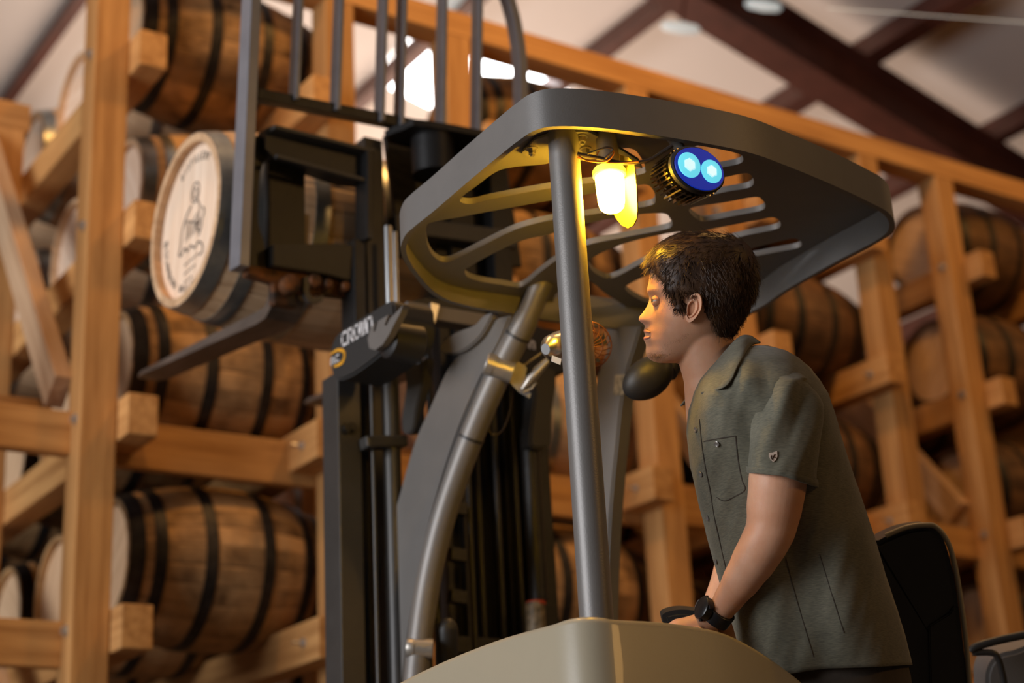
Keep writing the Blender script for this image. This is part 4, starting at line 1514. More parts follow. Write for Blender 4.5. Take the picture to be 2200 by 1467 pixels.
# neck
neck = [(1512, 668, 0.0, 50, 0.050), (1512, 700, 0.0, 58, 0.056), (1514, 735, 0, 64, 0.060), (1522, 770, 0, 68, 0.062), (1536, 805, 0, 72, 0.066), (1550, 850, 0, 84, 0.075), (1560, 900, 0, 90, 0.08)]
rg = []
for (x, y, s_, rf, ws) in neck:
    tx, ty = 0.93, 0.36                          # neck leans forward: cross-section direction in the picture
    rg.append([H(x + tx * rf * math.cos(2 * PI * i / 40), y - ty * rf * math.cos(2 * PI * i / 40) * 0.55, ws * math.sin(2 * PI * i / 40)) for i in range(40)])
loft(bm, rg)


def ear(bm, sgn):
    c = (1489, 661)
    rings_ = []
    n_ = 40
    A, B = 17.0 * S, 31.5 * S
    ti = 0.30
    layers = [(0.92, -0.014, 0), (1.0, -0.004, 0), (1.05, 0.004, 0), (1.05, 0.0085, 0), (0.99, 0.0112, 0), (0.90, 0.0108, 0), (0.82, 0.0075, 0), (0.76, 0.0035, 0.02), (0.70, 0.0035, 0.05), (0.62, 0.0065, 0.10),
              (0.54, 0.0055, 0.14), (0.46, -0.0005, 0.18), (0.38, -0.0060, 0.22), (0.20, -0.0085, 0.24), (0.03, -0.0088, 0.24)]
    for (q, hgt, sh_) in layers:
        r_ = []
        for i in range(n_):
            a = 2 * PI * i / n_
            ux = math.cos(a) * A * q
            uy = math.sin(a) * B * q
            if uy < 0:
                ux *= 1 - 0.30 * (-uy / B)              # narrower lobe
            ux -= sh_ * A * 0.9
            uy -= sh_ * B * 0.55
            hh = hgt
            if math.sin(a) < -0.55 and q > 0.5:         # soft lobe without a rim
                hh = min(hh, 0.0065)
            if math.cos(a) < -0.75 and q > 0.8:         # front edge melts into the cheek
                hh = min(hh, 0.002)
            ex = ux * math.cos(ti) + uy * math.sin(ti)
            ey = uy * math.cos(ti) - ux * math.sin(ti)
            flare = 0.007 * (ex / A + 0.5)
            r_.append(H(c[0] + ex / S, c[1] - ey / S, sgn * (0.0745 + hh + flare)))
        rings_.append(r_)
    loft(bm, rings_)


def skin_chain(bm, pts, n=20):
    pos = smooth_path([p for p, r_ in pts], 4)
    rad = []
    rr = [r_ for p, r_ in pts]
    for i in range(len(rr) - 1):
        for j in range(4):
            t = j / 4
            t = t * t * (3 - 2 * t)
            rad.append(rr[i] + (rr[i + 1] - rr[i]) * t)
    rad.append(rr[-1])
    tube_bm(bm, pos, rad, n)


# near arm (his left)
AS = 0.155
skin_chain(bm, [(H(1665, 880, AS - 0.03), 0.042), (H(1672, 960, AS + 0.005), 0.050), (H(1671, 1030, AS + 0.03), 0.0575), (H(1664, 1085, AS + 0.03), 0.055), (H(1657, 1130, AS + 0.03), 0.050), (H(1645, 1160, AS + 0.03), 0.0475),
                (H(1622, 1200, AS + 0.02), 0.0445), (H(1597, 1240, AS + 0.01), 0.0385), (H(1570, 1280, AS - 0.01), 0.0310), (H(1551, 1308, AS - 0.02), 0.0265), (H(1535, 1330, AS - 0.03), 0.0265)], 28)
bmesh.ops.create_icosphere(bm, subdivisions=3, radius=0.030, matrix=Matrix.Translation(H(1676, 1125, AS + 0.03)))
# far arm (his right)
skin_chain(bm, [(H(1640, 880, -0.12), 0.040), (H(1630, 1000, -0.16), 0.046), (H(1610, 1110, -0.17), 0.043), (H(1580, 1200, -0.13), 0.040), (H(1548, 1275, -0.10), 0.030), (H(1528, 1315, -0.08), 0.024), (H(1515, 1335, -0.07), 0.026)], 24)


def hand(wx, wy, s0, ds):
    "palm and five fingers closed over the control handle"
    base = H(wx, wy, s0)
    fwd = -rx                                         # towards the front (image left)
    dnv = dn
    sd = -fw * ds
    skin_chain(bm, [(base, 0.025), (base + fwd * 0.035 + dnv * 0.018, 0.030), (base + fwd * 0.07 + dnv * 0.026, 0.030), (base + fwd * 0.092 + dnv * 0.028, 0.020)], 18)
    for k, (ln, off) in enumerate(((0.070, 0.030), (0.080, 0.010), (0.075, -0.010), (0.060, -0.028))):
        p = base + fwd * 0.075 + dnv * 0.024 + sd * off
        q1_ = p + fwd * (ln * 0.42) + dnv * 0.006
        q2_ = q1_ + fwd * (ln * 0.18) + dnv * (ln * 0.30)
        q3_ = q2_ - fwd * (ln * 0.08) + dnv * (ln * 0.26)
        skin_chain(bm, [(p - fwd * 0.02, 0.0105), (p, 0.0105), (q1_, 0.0098), (q2_, 0.0088), (q3_, 0.0072)], 12)
    p = base + fwd * 0.025 + dnv * 0.020 + sd * 0.028
    skin_chain(bm, [(p, 0.014), (p + fwd * 0.028 + sd * 0.016 + dnv * 0.014, 0.0115), (p + fwd * 0.058 + sd * 0.012 + dnv * 0.028, 0.0098), (p + fwd * 0.075 + dnv * 0.034, 0.0075)], 12)


hand(1532, 1333, AS - 0.03, 1)
hand(1513, 1337, -0.07, -1)
# legs and pelvis under the clothes
skin_chain(bm, [(H(1800, 1430, 0.08), 0.055), (H(1850, 1700, 0.10), 0.05), (H(1875, 2050, 0.10), 0.045), (H(1885, 2300, 0.10), 0.04)], 18)
skin_chain(bm, [(H(1800, 1430, -0.08), 0.055), (H(1820, 1700, -0.10), 0.05), (H(1850, 2050, -0.10), 0.045), (H(1865, 2300, -0.10), 0.04)], 18)
skin_chain(bm, [(H(1590, 860), 0.06), (H(1650, 950), 0.10), (H(1690, 1150), 0.11), (H(1770, 1380), 0.10)], 24)
me = bpy.data.meshes.new('bodyraw')
bmesh.ops.recalc_face_normals(bm, faces=bm.faces)
bm.to_mesh(me)
bm.free()
tmp = bpy.data.objects.new('tmp', me)
COL.objects.link(tmp)
md = tmp.modifiers.new('r', 'REMESH')
md.mode = 'VOXEL'
md.voxel_size = 0.0030
md.use_smooth_shade = True
sm = tmp.modifiers.new('s', 'SMOOTH')
sm.factor = 0.5
sm.iterations = 10
bpy.context.view_layer.update()
me2 = bpy.data.meshes.new_from_object(tmp.evaluated_get(bpy.context.evaluated_depsgraph_get()))
bpy.data.objects.remove(tmp)
bm = bmesh.new()
ear(bm, 1)
ear(bm, -1)
bmesh.ops.recalc_face_normals(bm, faces=bm.faces)
bmesh.ops.subdivide_edges(bm, edges=bm.edges, cuts=1, use_grid_fill=True, smooth=0.5)
bm.from_mesh(me2)
bm.to_mesh(me2)
bm.free()
for p in me2.polygons:
    p.use_smooth = True
bodyo = link('body', me2, 'skin', man)
bvh = BVHTree.FromObject(bodyo, bpy.context.evaluated_depsgraph_get()) if False else BVHTree.FromPolygons([v.co for v in me2.vertices], [tuple(p.vertices) for p in me2.polygons])


def hit(px, py, tree):
    d = ray(px, py).normalized()
    h = tree.ray_cast(CAM, d)
    return h[0], h[1]


# eyes
for sgn in (1, -1):
    c = H(1411.5, 646.5, sgn * 0.0265)
    bm = bmesh.new()
    bmesh.ops.create_uvsphere(bm, u_segments=24, v_segments=16, radius=0.0112, matrix=Matrix.Translation(c))
    eo = from_bm('eye', bm, 'eye_white', man, smooth=True)
    look = (-rx * 0.97 - dn * 0.10 - fw * 0.10 * sgn).normalized()
    bm = bmesh.new()
    loft(bm, [ring_pts(c + look * 0.0098, look, 0.0056, 20), ring_pts(c + look * 0.0116, look, 0.0042, 20)])
    from_bm('iris', bm, 'iris', eo, auto=60)
    upv = (-dn - look * (-dn).dot(look)).normalized()
    sdv = look.cross(upv)
    bm = bmesh.new()
    lash = []
    for (e0, e1, rr_) in ((0.20, 1.45, 0.0128), (-0.30, -1.35, 0.0124)):
        g = []
        for a_ in range(23):
            az = -2.3 + 4.6 * a_ / 22
            col_ = []
            for b_ in range(6):
                eo_ = e0 * max(0.0, math.cos(az * 1.15))
                el = eo_ + (e1 - eo_) * b_ / 5
                rr2 = rr_ - (0.0012 if b_ == 0 else 0)
                col_.append(c + look * (rr2 * math.cos(el) * math.cos(az)) + sdv * (rr2 * math.cos(el) * math.sin(az)) + upv * (rr2 * math.sin(el)))
            g.append(col_)
        vv = [[bm.verts.new(p) for p in q] for q in g]
        for a_, b_ in zip(vv, vv[1:]):
            for i in range(5):
                bm.faces.new((a_[i], a_[i + 1], b_[i + 1], b_[i]))
        if e0 > 0:
            lash = [q[0] * 1.0 for q in g[6:17]]
    from_bm('eyelid', bm, 'skin', man, smooth=True)
    tube('eyelashes', [p + look * 0.0006 for p in lash[1:-1]], 0.0007, 'hair', man, 6)
# lips
bm = bmesh.new()
for (y, xx, r_) in ((711, 1386.5, 0.0042), (727, 1387, 0.0050)):
    pts = []
    for k in range(9):
        a = -1 + 2 * k / 8
        pts.append(H(xx + 9.5 * a * a + 0.6, y + (3.0 if y < 715 else -3.5) * a * a, a * 0.022))
    tube_bm(bm, smooth_path(pts, 3), [r_ * (1 - 0.65 * abs(-1 + 2 * i / (len(smooth_path(pts, 3)) - 1)) ** 2) for i in range(len(smooth_path(pts, 3)))], 10)
from_bm('lips', bm, 'lips', man, smooth=True)

# hair: scalp cap plus thousands of short tapered locks
HAIRLINE = [(1396, 578), (1402, 600), (1412, 612), (1428, 622), (1440, 645), (1452, 665), (1462, 672), (1470, 650), (1480, 632), (1500, 627), (1514, 640), (1516, 665), (1520, 690), (1538, 705), (1560, 722), (1590, 722)]


def inside_hair(px, py):
    # hairy region in side view
    if py < 575:
        return True
    lim = [(1398, 578), (1440, 612), (1452, 655), (1472, 668), (1476, 640), (1492, 628), (1512, 640), (1518, 670), (1528, 700), (1548, 722), (1600, 728)]
    # x beyond the hairline for that height
    def xline(y):
        if y < 612:
            return 1398 + (y - 578) * 0.95 if y > 578 else 1396
        if y < 628:
            return 1430 + (y - 612) * 0.5
        if y < 668:
            return 1438 + (y - 628) * 0.42
        return 1516 + (y - 668) * 0.55
    if px < xline(py):
        return False
    if 630 < py < 668 and 1472 < px < 1512:
        return False
    if 668 <= py < 700 and px < 1517:
        return False
    return py < 728


# cap
bm = bmesh.new()
hv = {}
hairpts = []
hr = catrow([r_ for r_ in HEAD if r_[0] < 735], 2)
grid = []
for r_ in hr:
    y, xf, xb_, xk, w_ = r_
    sl = head_slice((y, xb_, xb_, xk, w_), 72)
    grid.append(sl)
cxyz = H(1505, 625, 0)
gv = []
for row_, r_ in zip(grid, hr):
    line = []
    for i, p in enumerate(row_):
        th = 2 * PI * i / 72
        # picture position
        q = R.transposed() @ (p - CAM)
        px, py = CX + FPX * q.x / q.z, CY + FPX * q.y / q.z
        cosf = math.cos(th)
        ok = inside_hair(px, py) if r_[0] > 560 else True
        thick = 0.011
        if r_[0] < 575:
            thick = 0.014 + 0.004 * max(0, math.cos(th))
        if px > 1560:
            thick += 0.003
        if r_[0] > 640:
            thick *= 0.75
        d = (p - cxyz).normalized()
        line.append((p + d * (thick if ok else -0.006), ok, p, d))
    gv.append(line)
vsx = [[bm.verts.new(a[0]) for a in line] for line in gv]
for a, b, la_, lb_ in zip(vsx, vsx[1:], gv, gv[1:]):
    for i in range(72):
        j = (i + 1) % 72
        if la_[i][1] or la_[j][1] or lb_[i][1] or lb_[j][1]:
            bm.faces.new((a[i], a[j], b[j], b[i]))
bm.faces.new(vsx[0])
bmesh.ops.recalc_face_normals(bm, faces=bm.faces)
for vv in bm.verts:
    nz = noise.noise(vv.co * 60) * 0.003
    vv.co += (vv.co - cxyz).normalized() * nz
hair = from_bm('hair', bm, 'hair', man, smooth=True)
hair['label'] = 'short dark brown wavy hair'
# locks
verts, faces = [], []


def lock(p, d, ln, wd, up_, curl):
    side = d.cross(up_)
    if side.length < 1e-4:
        return
    side.normalize()
    n0 = len(verts)
    q = p.copy()
    seg = 4
    dd = d.copy()
    for k in range(seg + 1):
        f_ = 1 - k / seg
        ww = wd * (0.25 + 0.75 * f_)
        verts.append(q + side * ww)
        verts.append(q - side * ww)
        verts.append(q + up_ * ww * 0.9)
        q = q + dd * (ln / seg)
        dd = (dd + curl * 0.35).normalized()
    for k in range(seg):
        a = n0 + 3 * k
        for (i, j) in ((0, 1), (1, 2), (2, 0)):
            faces.append((a + i, a + j, a + 3 + j, a + 3 + i))


rnd = random.Random(3)
for li, line in enumerate(gv):
    y = hr[li][0]
    for i, (q, ok, p, d) in enumerate(line):
        if not ok:
            continue
        th = 2 * PI * i / 72
        reps = 5 if y < 640 else 4
        for _ in range(reps):
            # flow: on top towards the front, on the sides down and back
            top_ = max(0.0, min(1.0, (600 - y) / 70))
            flow = (-rx * (0.7 * top_ + 0.1 + 0.5 * max(0, math.cos(th))) - dn * (-(0.9 - 0.6 * top_))) + rx * (0.35 * (1 - top_)) * (1 if math.cos(th) < 0.4 else 0)
            if math.cos(th) > 0.75 and y < 585:
                flow = -rx * 0.9 + dn * 0.9
            flow += Vector((rnd.uniform(-1, 1), rnd.uniform(-1, 1), rnd.uniform(-1, 1))) * 0.38
            flow -= d * flow.dot(d) * 0.75
            flow.normalize()
            ln = rnd.uniform(0.016, 0.032) if y < 600 else rnd.uniform(0.010, 0.020)
            if math.cos(th) > 0.6 and y > 560:
                ln *= 0.7
            base_ = q + Vector((rnd.uniform(-1, 1), rnd.uniform(-1, 1), rnd.uniform(-1, 1))) * 0.003 - d * 0.003
            lock(base_, (flow + d * 0.28).normalized(), ln, rnd.uniform(0.0004, 0.0011), d, Vector((rnd.uniform(-1, 1), rnd.uniform(-1, 1), rnd.uniform(-1, 1))) * 0.5 - d * 0.35)
me = bpy.data.meshes.new('hair_locks')
me.from_pydata([tuple(v) for v in verts], [], faces)
me.update()
o = link('hair_locks', me, 'hair', hair)
o['kind'] = 'stuff'
# eyebrows, moustache and chin stubble
verts, faces = [], []
rnd = random.Random(5)


def stub(px, py, n_, ln, wd, dirx, diry, spread=3.0):
    for _ in range(n_):
        h, nn = hit(px + rnd.gauss(0, spread), py + rnd.gauss(0, spread * 0.6), bvh)
        if h is None:
            continue
        d = (rx * dirx + dn * diry + nn * 0.35 + Vector((rnd.uniform(-1, 1), rnd.uniform(-1, 1), rnd.uniform(-1, 1))) * 0.35).normalized()
        lock(h - nn * 0.0006, d, ln * rnd.uniform(0.6, 1.2), wd, nn, Vector((0, 0, 0)))


for k in range(12):
    stub(1392.5 + k * 1.9, 622.5 - 3.5 * math.sin(k / 11 * PI * 0.8), 14, 0.007, 0.0005, 0.8, 0.15, 1.3)
for k in range(8):
    stub(1384.5 + k * 1.5, 701 + k * 1.3, 22, 0.0045, 0.0004, 0.2, 0.8, 1.9)
for k in range(12):
    stub(1390 + k * 3.2, 760 + 6 * math.sin(k / 11 * PI), 34, 0.0045, 0.00030, 0.1, 0.8, 6.5)
for k in range(18):
    stub(1400 + k * 4.4, 762 - k * 2.6, 26, 0.0022, 0.00022, 0.2, 0.8, 7.0)
me = bpy.data.meshes.new('stubble')
me.from_pydata([tuple(v) for v in verts], [], faces)
me.update()
o = link('facial_hair', me, 'beard', man)
o['kind'] = 'stuff'

# ---------------- shirt
TORSO = [  # y, front x, back x, half width, centre shift of slice tilt (px rise at back)
    (742, 1588, 1650, 0.060, 0), (752, 1562, 1688, 0.095, 0), (768, 1540, 1716, 0.140, 0), (790, 1520, 1742, 0.170, 0), (815, 1503, 1762, 0.190, 0), (845, 1487, 1780, 0.200, 0), (880, 1477, 1792, 0.200, 0), (930, 1475, 1806, 0.192, 0),
    (1000, 1482, 1828, 0.180, 0), (1080, 1500, 1856, 0.170, 0), (1150, 1516, 1880, 0.165, 0), (1230, 1538, 1903, 0.168, 0), (1310, 1562, 1930, 0.172, 0), (1370, 1580, 1947, 0.175, 0), (1428, 1598, 1962, 0.178, 0)]


def torso_slice(row_, n=120):
    y, xf, xk, w_, _ = row_
    c_ = (xf + xk) / 2
    a = (xk - xf) / 2
    out = []
    for i in range(n):
        th = 2 * PI * i / n
        cf, sf = math.cos(th), math.sin(th)
        fx = math.copysign(abs(cf) ** 0.82, cf) * a
        sy = math.copysign(abs(sf) ** 0.82, sf) * w_
        yy = y
        if y > 1380:                         # curved shirt tail
            t = (y - 1380) / 48
            yy = y + t * (30 * max(0, -0 + cf * 0.8) - 22 * abs(sf) ** 3 * 0 - 8)
            yy = y + t * (38 * max(0.0, cf) + 8 * max(0, 1 - abs(cf)))
        out.append((c_ - fx, yy, sy, th))
    return out


rws = []
for i in range(len(TORSO) - 1):
    a, b = TORSO[i], TORSO[i + 1]
    kk = max(2, int((b[0] - a[0]) / 7))
    for j in range(kk):
        t = j / kk
        rws.append(tuple(a[q] + (b[q] - a[q]) * t for q in range(5)))
rws.append(TORSO[-1])


def fold(px, py, s_, th):
    v3 = Vector((px / 60.0, py / 260.0, s_ * 4))
    f_ = 0.5 * noise.noise(v3 * 1.1) + 0.28 * noise.noise(Vector((px / 24.0 + py / 90.0, py / 140.0, s_ * 9)))
    # diagonal pulls from the shoulder down to the chest and long back folds
    f_ += 0.33 * math.sin((px - 1480 - (py - 800) * 0.42) / 17.0) * math.exp(-((py - 860) / 110) ** 2) * (1 if px < 1640 else 0.2)
    f_ += 0.35 * math.sin((px - (py - 800) * 0.30) / 30.0 + 2) * max(0, min(1, (py - 1000) / 150))
    return f_ * 0.019


bm = bmesh.new()
rings = []
for r_ in rws:
    ring = []
    cpt = H((r_[1] + r_[2]) / 2, r_[0], 0)
    for (px, py, s_, th) in torso_slice(r_):
        p = H(px, py, s_)
        d = (p - cpt).normalized()
        edge_ = min(1, (r_[0] - 742) / 60)
        # keep the silhouette, fold mostly on the broad side
        k_ = abs(math.sin(th)) * 0.8 + 0.2
        ring.append(p + d * fold(px, py, s_, th) * k_ * edge_)
    rings.append(ring)
loft(bm, rings, cap=False)
bmesh.ops.recalc_face_normals(bm, faces=bm.faces)
me = bpy.data.meshes.new('shirt')
bm.to_mesh(me)
bm.free()
shirt = link('shirt', me, 'shirt', man, smooth=True)
so = shirt.modifiers.new('t', 'SOLIDIFY')
so.thickness = 0.0025
so.offset = -1
shirt['label'] = 'sage green short-sleeved button shirt'
sbvh = BVHTree.FromPolygons([v.co for v in me.vertices], [tuple(p.vertices) for p in me.polygons])


# sleeves
def sleeve(path, sgn):
    bm = bmesh.new()
    rings = []
    n_ = 64
    pts = smooth_path([Vector((a[0], a[1], a[2])) for a in path], 8)
    rd = smooth_path([Vector((a[3], a[4], 0)) for a in path], 8)
    for k, (c_, r_) in enumerate(zip(pts, rd)):
        t = k / (len(pts) - 1)
        ring = []
        for i in range(n_):
            th = 2 * PI * i / n_
            cf, sf = math.cos(th), math.sin(th)
            tilt_ = 0.14 * t                        # hem line falls towards the back
            px = c_.x + r_.x * cf
            py = c_.y + r_.x * cf * tilt_ * 1.5 + (8 * (1 - abs(cf))) * t * -1
            s_ = c_.z + r_.y * sf
            f_ = (0.5 * noise.noise(Vector((th * 1.6, py / 160.0, sgn * 5))) + 0.45 * noise.noise(Vector((px / 20.0 + py / 60, py / 150.0, 3)))) * 0.010 * min(1, t * 2.5 + 0.1)
            f_ += 0.0095 * math.sin((px + (py - 830) * 0.40) / 14.0) * (t > 0.12) * (1 - t * 0.75)
            p = H(px, py, s_)
            cc = H(c_.x, c_.y, c_.z)
            d = (p - cc)
            d.normalize()
            ring.append(p + d * f_)
        rings.append(ring)
    # rolled hem
    last = rings[-1]
    cc = H(*pts[-1][:])
    prev = rings[-4]
    inner = [p + (cc - p) * 0.05 for p in last]
    rings.append([p + (p - q) * 0.15 + (cc - p) * 0.03 for p, q in zip(last, prev)])
    rings.append([p + (cc - p) * 0.08 for p in prev])
    # cuff fold: a doubled band
    loft(bm, rings, cap=False)
    o = from_bm('sleeve', bm, 'shirt', shirt, smooth=True)
    # cuff band
    bm = bmesh.new()
    b0 = [p + (p - cc).normalized() * 0.0035 for p in rings[len(pts) - 6]]
    b1 = [p + (p - cc).normalized() * 0.0045 for p in last]
    b2 = [p + (q - p) * 0.02 for p, q in zip(last, inner)]
    loft(bm, [[p - (p - q) * 0 for p, q in zip(b0, b1)], b1, [p + (p - q) * 0.1 for p, q in zip(b2, b0)]], cap=False)
    from_bm('sleeve_hem', bm, 'shirt', shirt, smooth=True)
    return o


slv = sleeve([(1672, 800, 0.130, 46, 0.035), (1678, 822, 0.140, 66, 0.055), (1682, 860, 0.150, 77, 0.064), (1684, 910, 0.158, 80, 0.068), (1684, 960, 0.168, 79, 0.070), (1682, 1005, 0.175, 76, 0.072), (1682, 1030, 0.180, 75, 0.073)], 1)
sleeve([(1655, 800, -0.130, 46, 0.035), (1655, 830, -0.145, 66, 0.055), (1652, 880, -0.155, 74, 0.064), (1648, 940, -0.165, 76, 0.068), (1640, 1000, -0.172, 74, 0.070), (1638, 1020, -0.175, 72, 0.070)], -1)


# collar: standing band and turned-down leaves
def sheet(name, grid_, th, mt, parent):
    bm = bmesh.new()
    vv = [[bm.verts.new(p) for p in r_] for r_ in grid_]
    for a, b in zip(vv, vv[1:]):
        for i in range(len(a) - 1):
            bm.faces.new((a[i], a[i + 1], b[i + 1], b[i]))
    bmesh.ops.recalc_face_normals(bm, faces=bm.faces)
    me = bpy.data.meshes.new(name)
    bm.to_mesh(me)
    bm.free()
    o = link(name, me, mt, parent, smooth=True)
    s_ = o.modifiers.new('t', 'SOLIDIFY')
    s_.thickness = th
    s_.offset = 0
    return o


for sgn in (1, -1):
    # fold line (top of the collar) from nape to front point, and outer edge lying on the shirt
    top_ = [(1614, 722, 0.010), (1596, 721, 0.040), (1578, 733, 0.058), (1556, 757, 0.070), (1535, 783, 0.074), (1517, 810, 0.068), (1502, 838, 0.055)]
    bot_ = [(1634, 736), (1614, 742), (1597, 765), (1583, 789), (1570, 817), (1550, 834), (1506, 844)]
    if sgn < 0:
        top_[-2:] = [(1510, 812, 0.060), (1490, 836, 0.030)]
        bot_ = [(x, y) for x, y in bot_[:-1]] + [(1462, 872)]
    b3 = []
    for k, (x, y) in enumerate(bot_):
        h_, n_ = hit(x, y, sbvh)
        s_ = 0.05
        if h_ is not None:
            s_ = D0 - (R.transposed() @ (h_ - CAM)).z + 0.009
        if sgn < 0 and k == len(bot_) - 1:
            s_ = 0.045
        b3.append((x, y, s_))
    bot_ = b3
    A = smooth_path([Vector(a) for a in top_], 5)
    B = smooth_path([Vector(a) for a in bot_], 5)
    g = []
    for t in (0, 0.08, 0.25, 0.5, 0.75, 1.0):
        bulge = 0.010 * math.sin(PI * min(1, t * 1.3))
        g.append([H(a.x + (b.x - a.x) * t, a.y + (b.y - a.y) * t, sgn * (a.z + (b.z - a.z) * t + bulge)) for a, b in zip(A, B)])
    sheet('collar', g, 0.003, 'shirt', shirt)
# collar stand
st = []
for t in (0, 1):
    ring = []
    for k in range(25):
        a = -2.75 + 5.5 * k / 24
        cx_ = 1558 + 50 * math.cos(a) * 1.0
        cy0 = 778 - 52 * math.cos(a)
        ring.append(H(cx_ + (4 if t else 0), cy0 + (26 if t else 0) - 6, (0.070 + 0.006 * t) * math.sin(a)))
    st.append(ring)
sheet('collar_stand', st, 0.002, 'shirt', shirt)


def on_shirt(px, py, lift=0.0):
    h, nn = hit(px, py, sbvh)
    if h is None:
        return None, None
    if nn.dot(h - CAM) > 0:
        nn = -nn
    return h + nn * lift, nn


def strip(pts, wd, lift, mt, parent, name):
    "thin raised strip following the cloth through photo points"
    dense = smooth_path([Vector((x, y, 0)) for x, y in pts], 8)
    ps = []
    for q in dense:
        h, nn = on_shirt(q.x, q.y, lift)
        if h is not None:
            ps.append((h, nn))
    bm = bmesh.new()
    rings = []
    for i, (h, nn) in enumerate(ps):
        t = (ps[min(i + 1, len(ps) - 1)][0] - ps[max(i - 1, 0)][0])
        sd_ = t.cross(nn).normalized()
        rings.append([h + sd_ * wd, h - sd_ * wd, h - sd_ * wd - nn * 0.003, h + sd_ * wd - nn * 0.003])
    loft(bm, rings)
    return from_bm(name, bm, mt, parent, auto=50)


# placket, pocket and buttons
strip([(1503, 900), (1509, 960), (1517, 1010), (1527, 1060), (1535, 1110), (1546, 1160), (1555, 1200), (1562, 1230)], 0.0012, 0.0012, 'trouser', shirt, 'placket_seam')
strip([(1580, 936), (1586, 990), (1594, 1030), (1600, 1052), (1575, 1068), (1556, 1076), (1540, 1068)], 0.0009, 0.0010, 'trouser', shirt, 'pocket_seam')
strip([(1512, 948), (1545, 942), (1580, 936)], 0.0009, 0.0010, 'trouser', shirt, 'pocket_seam')
strip([(1761, 1191), (1785, 1270), (1813, 1359)], 0.0007, 0.0008, 'trouser', shirt, 'back_seam')
strip([(1688, 1197), (1712, 1290), (1748, 1411)], 0.0007, 0.0008, 'trouser', shirt, 'back_seam')
for (x, y) in ((1496, 923), (1507, 1018), (1522, 1113), (1540, 1206), (1541, 953)):
    h, nn = on_shirt(x, y, 0.001)
    if h is not None:
        bm = bmesh.new()
        loft(bm, [ring_pts(Vector(), nn, 0.0058, 16), ring_pts(nn * 0.002, nn, 0.0058, 16), ring_pts(nn * 0.0026, nn, 0.0046, 16), ring_pts(nn * 0.0018, nn, 0.003, 16)])
        from_bm('button', bm, 'button', shirt, auto=40, mw=Matrix.Translation(h))
# logo patch on the sleeve
slm = slv.data
lb = BVHTree.FromPolygons([v.co for v in slm.vertices], [tuple(p.vertices) for p in slm.polygons])


def onsl(x, y, lift):
    h, nn = hit(x, y, lb)
    if nn.dot(h - CAM) > 0:
        nn = -nn
    return h + nn * lift


pt = [(1652, 973), (1660, 972), (1669, 969), (1670, 980), (1667, 988), (1661, 993), (1655, 987), (1652, 980)]
pp_ = [onsl(x, y, 0.0025) for x, y in pt]
prism('logo_patch', pp_, fw * 0.002, 'patch', shirt)
bm = bmesh.new()
for seg in (((1657, 978), (1656, 984), (1660, 989)), ((1664, 976), (1661, 980), (1665, 984)), ((1661, 980), (1659, 986))):
    q = [onsl(x, y, 0.0032) for x, y in seg]
    for a, b in zip(q, q[1:]):
        beam_bm(bm, a, b, 0.0014, 0.0012, -dn)
from_bm('logo_mark', bm, 'rust', shirt)

# trousers
bm = bmesh.new()


def tr_ring(y, xf, xk, w_, s0=0.0, n=48):
    c_ = (xf + xk) / 2
    a = (xk - xf) / 2
    return [H(c_ - a * math.copysign(abs(math.cos(2 * PI * i / n)) ** 0.85, math.cos(2 * PI * i / n)), y, s0 + w_ * math.sin(2 * PI * i / n)) for i in range(n)]


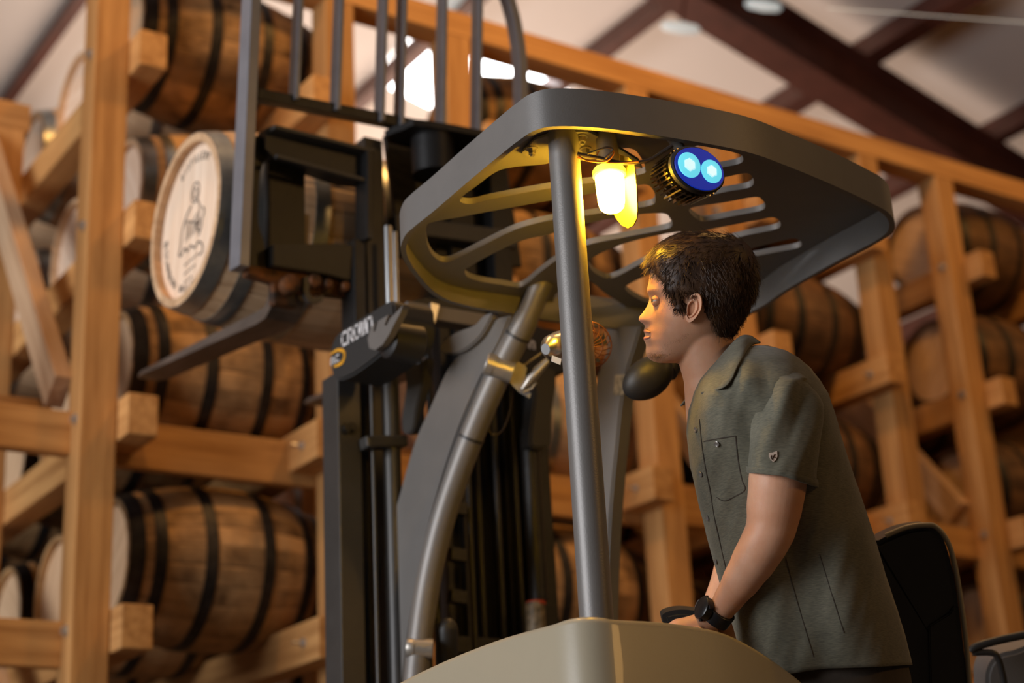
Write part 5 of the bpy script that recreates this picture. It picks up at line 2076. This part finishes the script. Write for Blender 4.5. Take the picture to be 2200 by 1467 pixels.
loft(bm, [tr_ring(1340, 1610, 1925, 0.145), tr_ring(1400, 1622, 1942, 0.155), tr_ring(1450, 1640, 1957, 0.165), tr_ring(1520, 1650, 1965, 0.17), tr_ring(1600, 1660, 1965, 0.165)])
for sgn in (1, -1):
    loft(bm, [tr_ring(1560, 1670, 1960, 0.085, sgn * 0.08), tr_ring(1750, 1715, 1955, 0.08, sgn * 0.09), tr_ring(2000, 1770, 1950, 0.07, sgn * 0.095), tr_ring(2270, 1790, 1950, 0.062, sgn * 0.1)])
from_bm('trousers', bm, 'trouser', man, auto=60)
bm = bmesh.new()
for sgn in (1, -1):
    c = H(1850, 2310, sgn * 0.10)
    rings = []
    for (q, w_, hh) in ((-0.10, 0.03, 0.05), (-0.08, 0.042, 0.08), (0, 0.045, 0.09), (0.08, 0.048, 0.06), (0.15, 0.045, 0.045), (0.18, 0.025, 0.03)):
        o0 = Vector((c.x, c.y, 0.26)) - Vector((rx.x, rx.y, 0)).normalized() * q
        sdv = Vector((fw.x, fw.y, 0)).normalized()
        rings.append([o0 + sdv * (w_ * math.cos(2 * PI * i / 16)) + Vector((0, 0, max(0.0, hh * math.sin(2 * PI * i / 16)))) for i in range(16)])
    loft(bm, rings)
from_bm('boots', bm, 'plastic', man, auto=50)

# watch and bracelet
wp, wq = H(1535, 1330, AS - 0.03), H(1560, 1297, AS - 0.015)
wax = (wq - wp).normalized()
wc = wp.lerp(wq, 0.30)
bm = bmesh.new()
loft(bm, [ring_pts(wc - wax * 0.014, wax, 0.0295, 30), ring_pts(wc - wax * 0.013, wax, 0.0315, 30), ring_pts(wc + wax * 0.013, wax, 0.0315, 30), ring_pts(wc + wax * 0.014, wax, 0.0295, 30)])
wt = from_bm('watch_strap', bm, 'watch', man, auto=40)
wt['label'] = 'black sports watch on his left wrist'
bm = bmesh.new()
wn = (-rx * 0.75 - fw * 0.35 - dn * 0.5)
wn = (wn - wax * wn.dot(wax)).normalized()
loft(bm, [ring_pts(wc + wn * 0.026, wn, 0.024, 30), ring_pts(wc + wn * 0.041, wn, 0.024, 30), ring_pts(wc + wn * 0.043, wn, 0.021, 30)])
for k in range(4):
    a = PI / 4 + k * PI / 2
    uu = wax * math.cos(a) + wn.cross(wax) * math.sin(a)
    bx(bm, wc + wn * 0.035 + uu * 0.024, (0.006, 0.006, 0.006))
from_bm('watch_case', bm, 'watch', wt, auto=40)
bcn = H(1522, 1311, -0.075)
bm = bmesh.new()
bax = (H(1548, 1275, -0.10) - H(1515, 1335, -0.07)).normalized()
loft(bm, [ring_pts(bcn - bax * 0.007, bax, 0.029, 26), ring_pts(bcn + bax * 0.007, bax, 0.030, 26)], cap=False)
o = from_bm('bracelet', bm, 'bracelet', man, smooth=True)
so = o.modifiers.new('t', 'SOLIDIFY')
so.thickness = 0.002
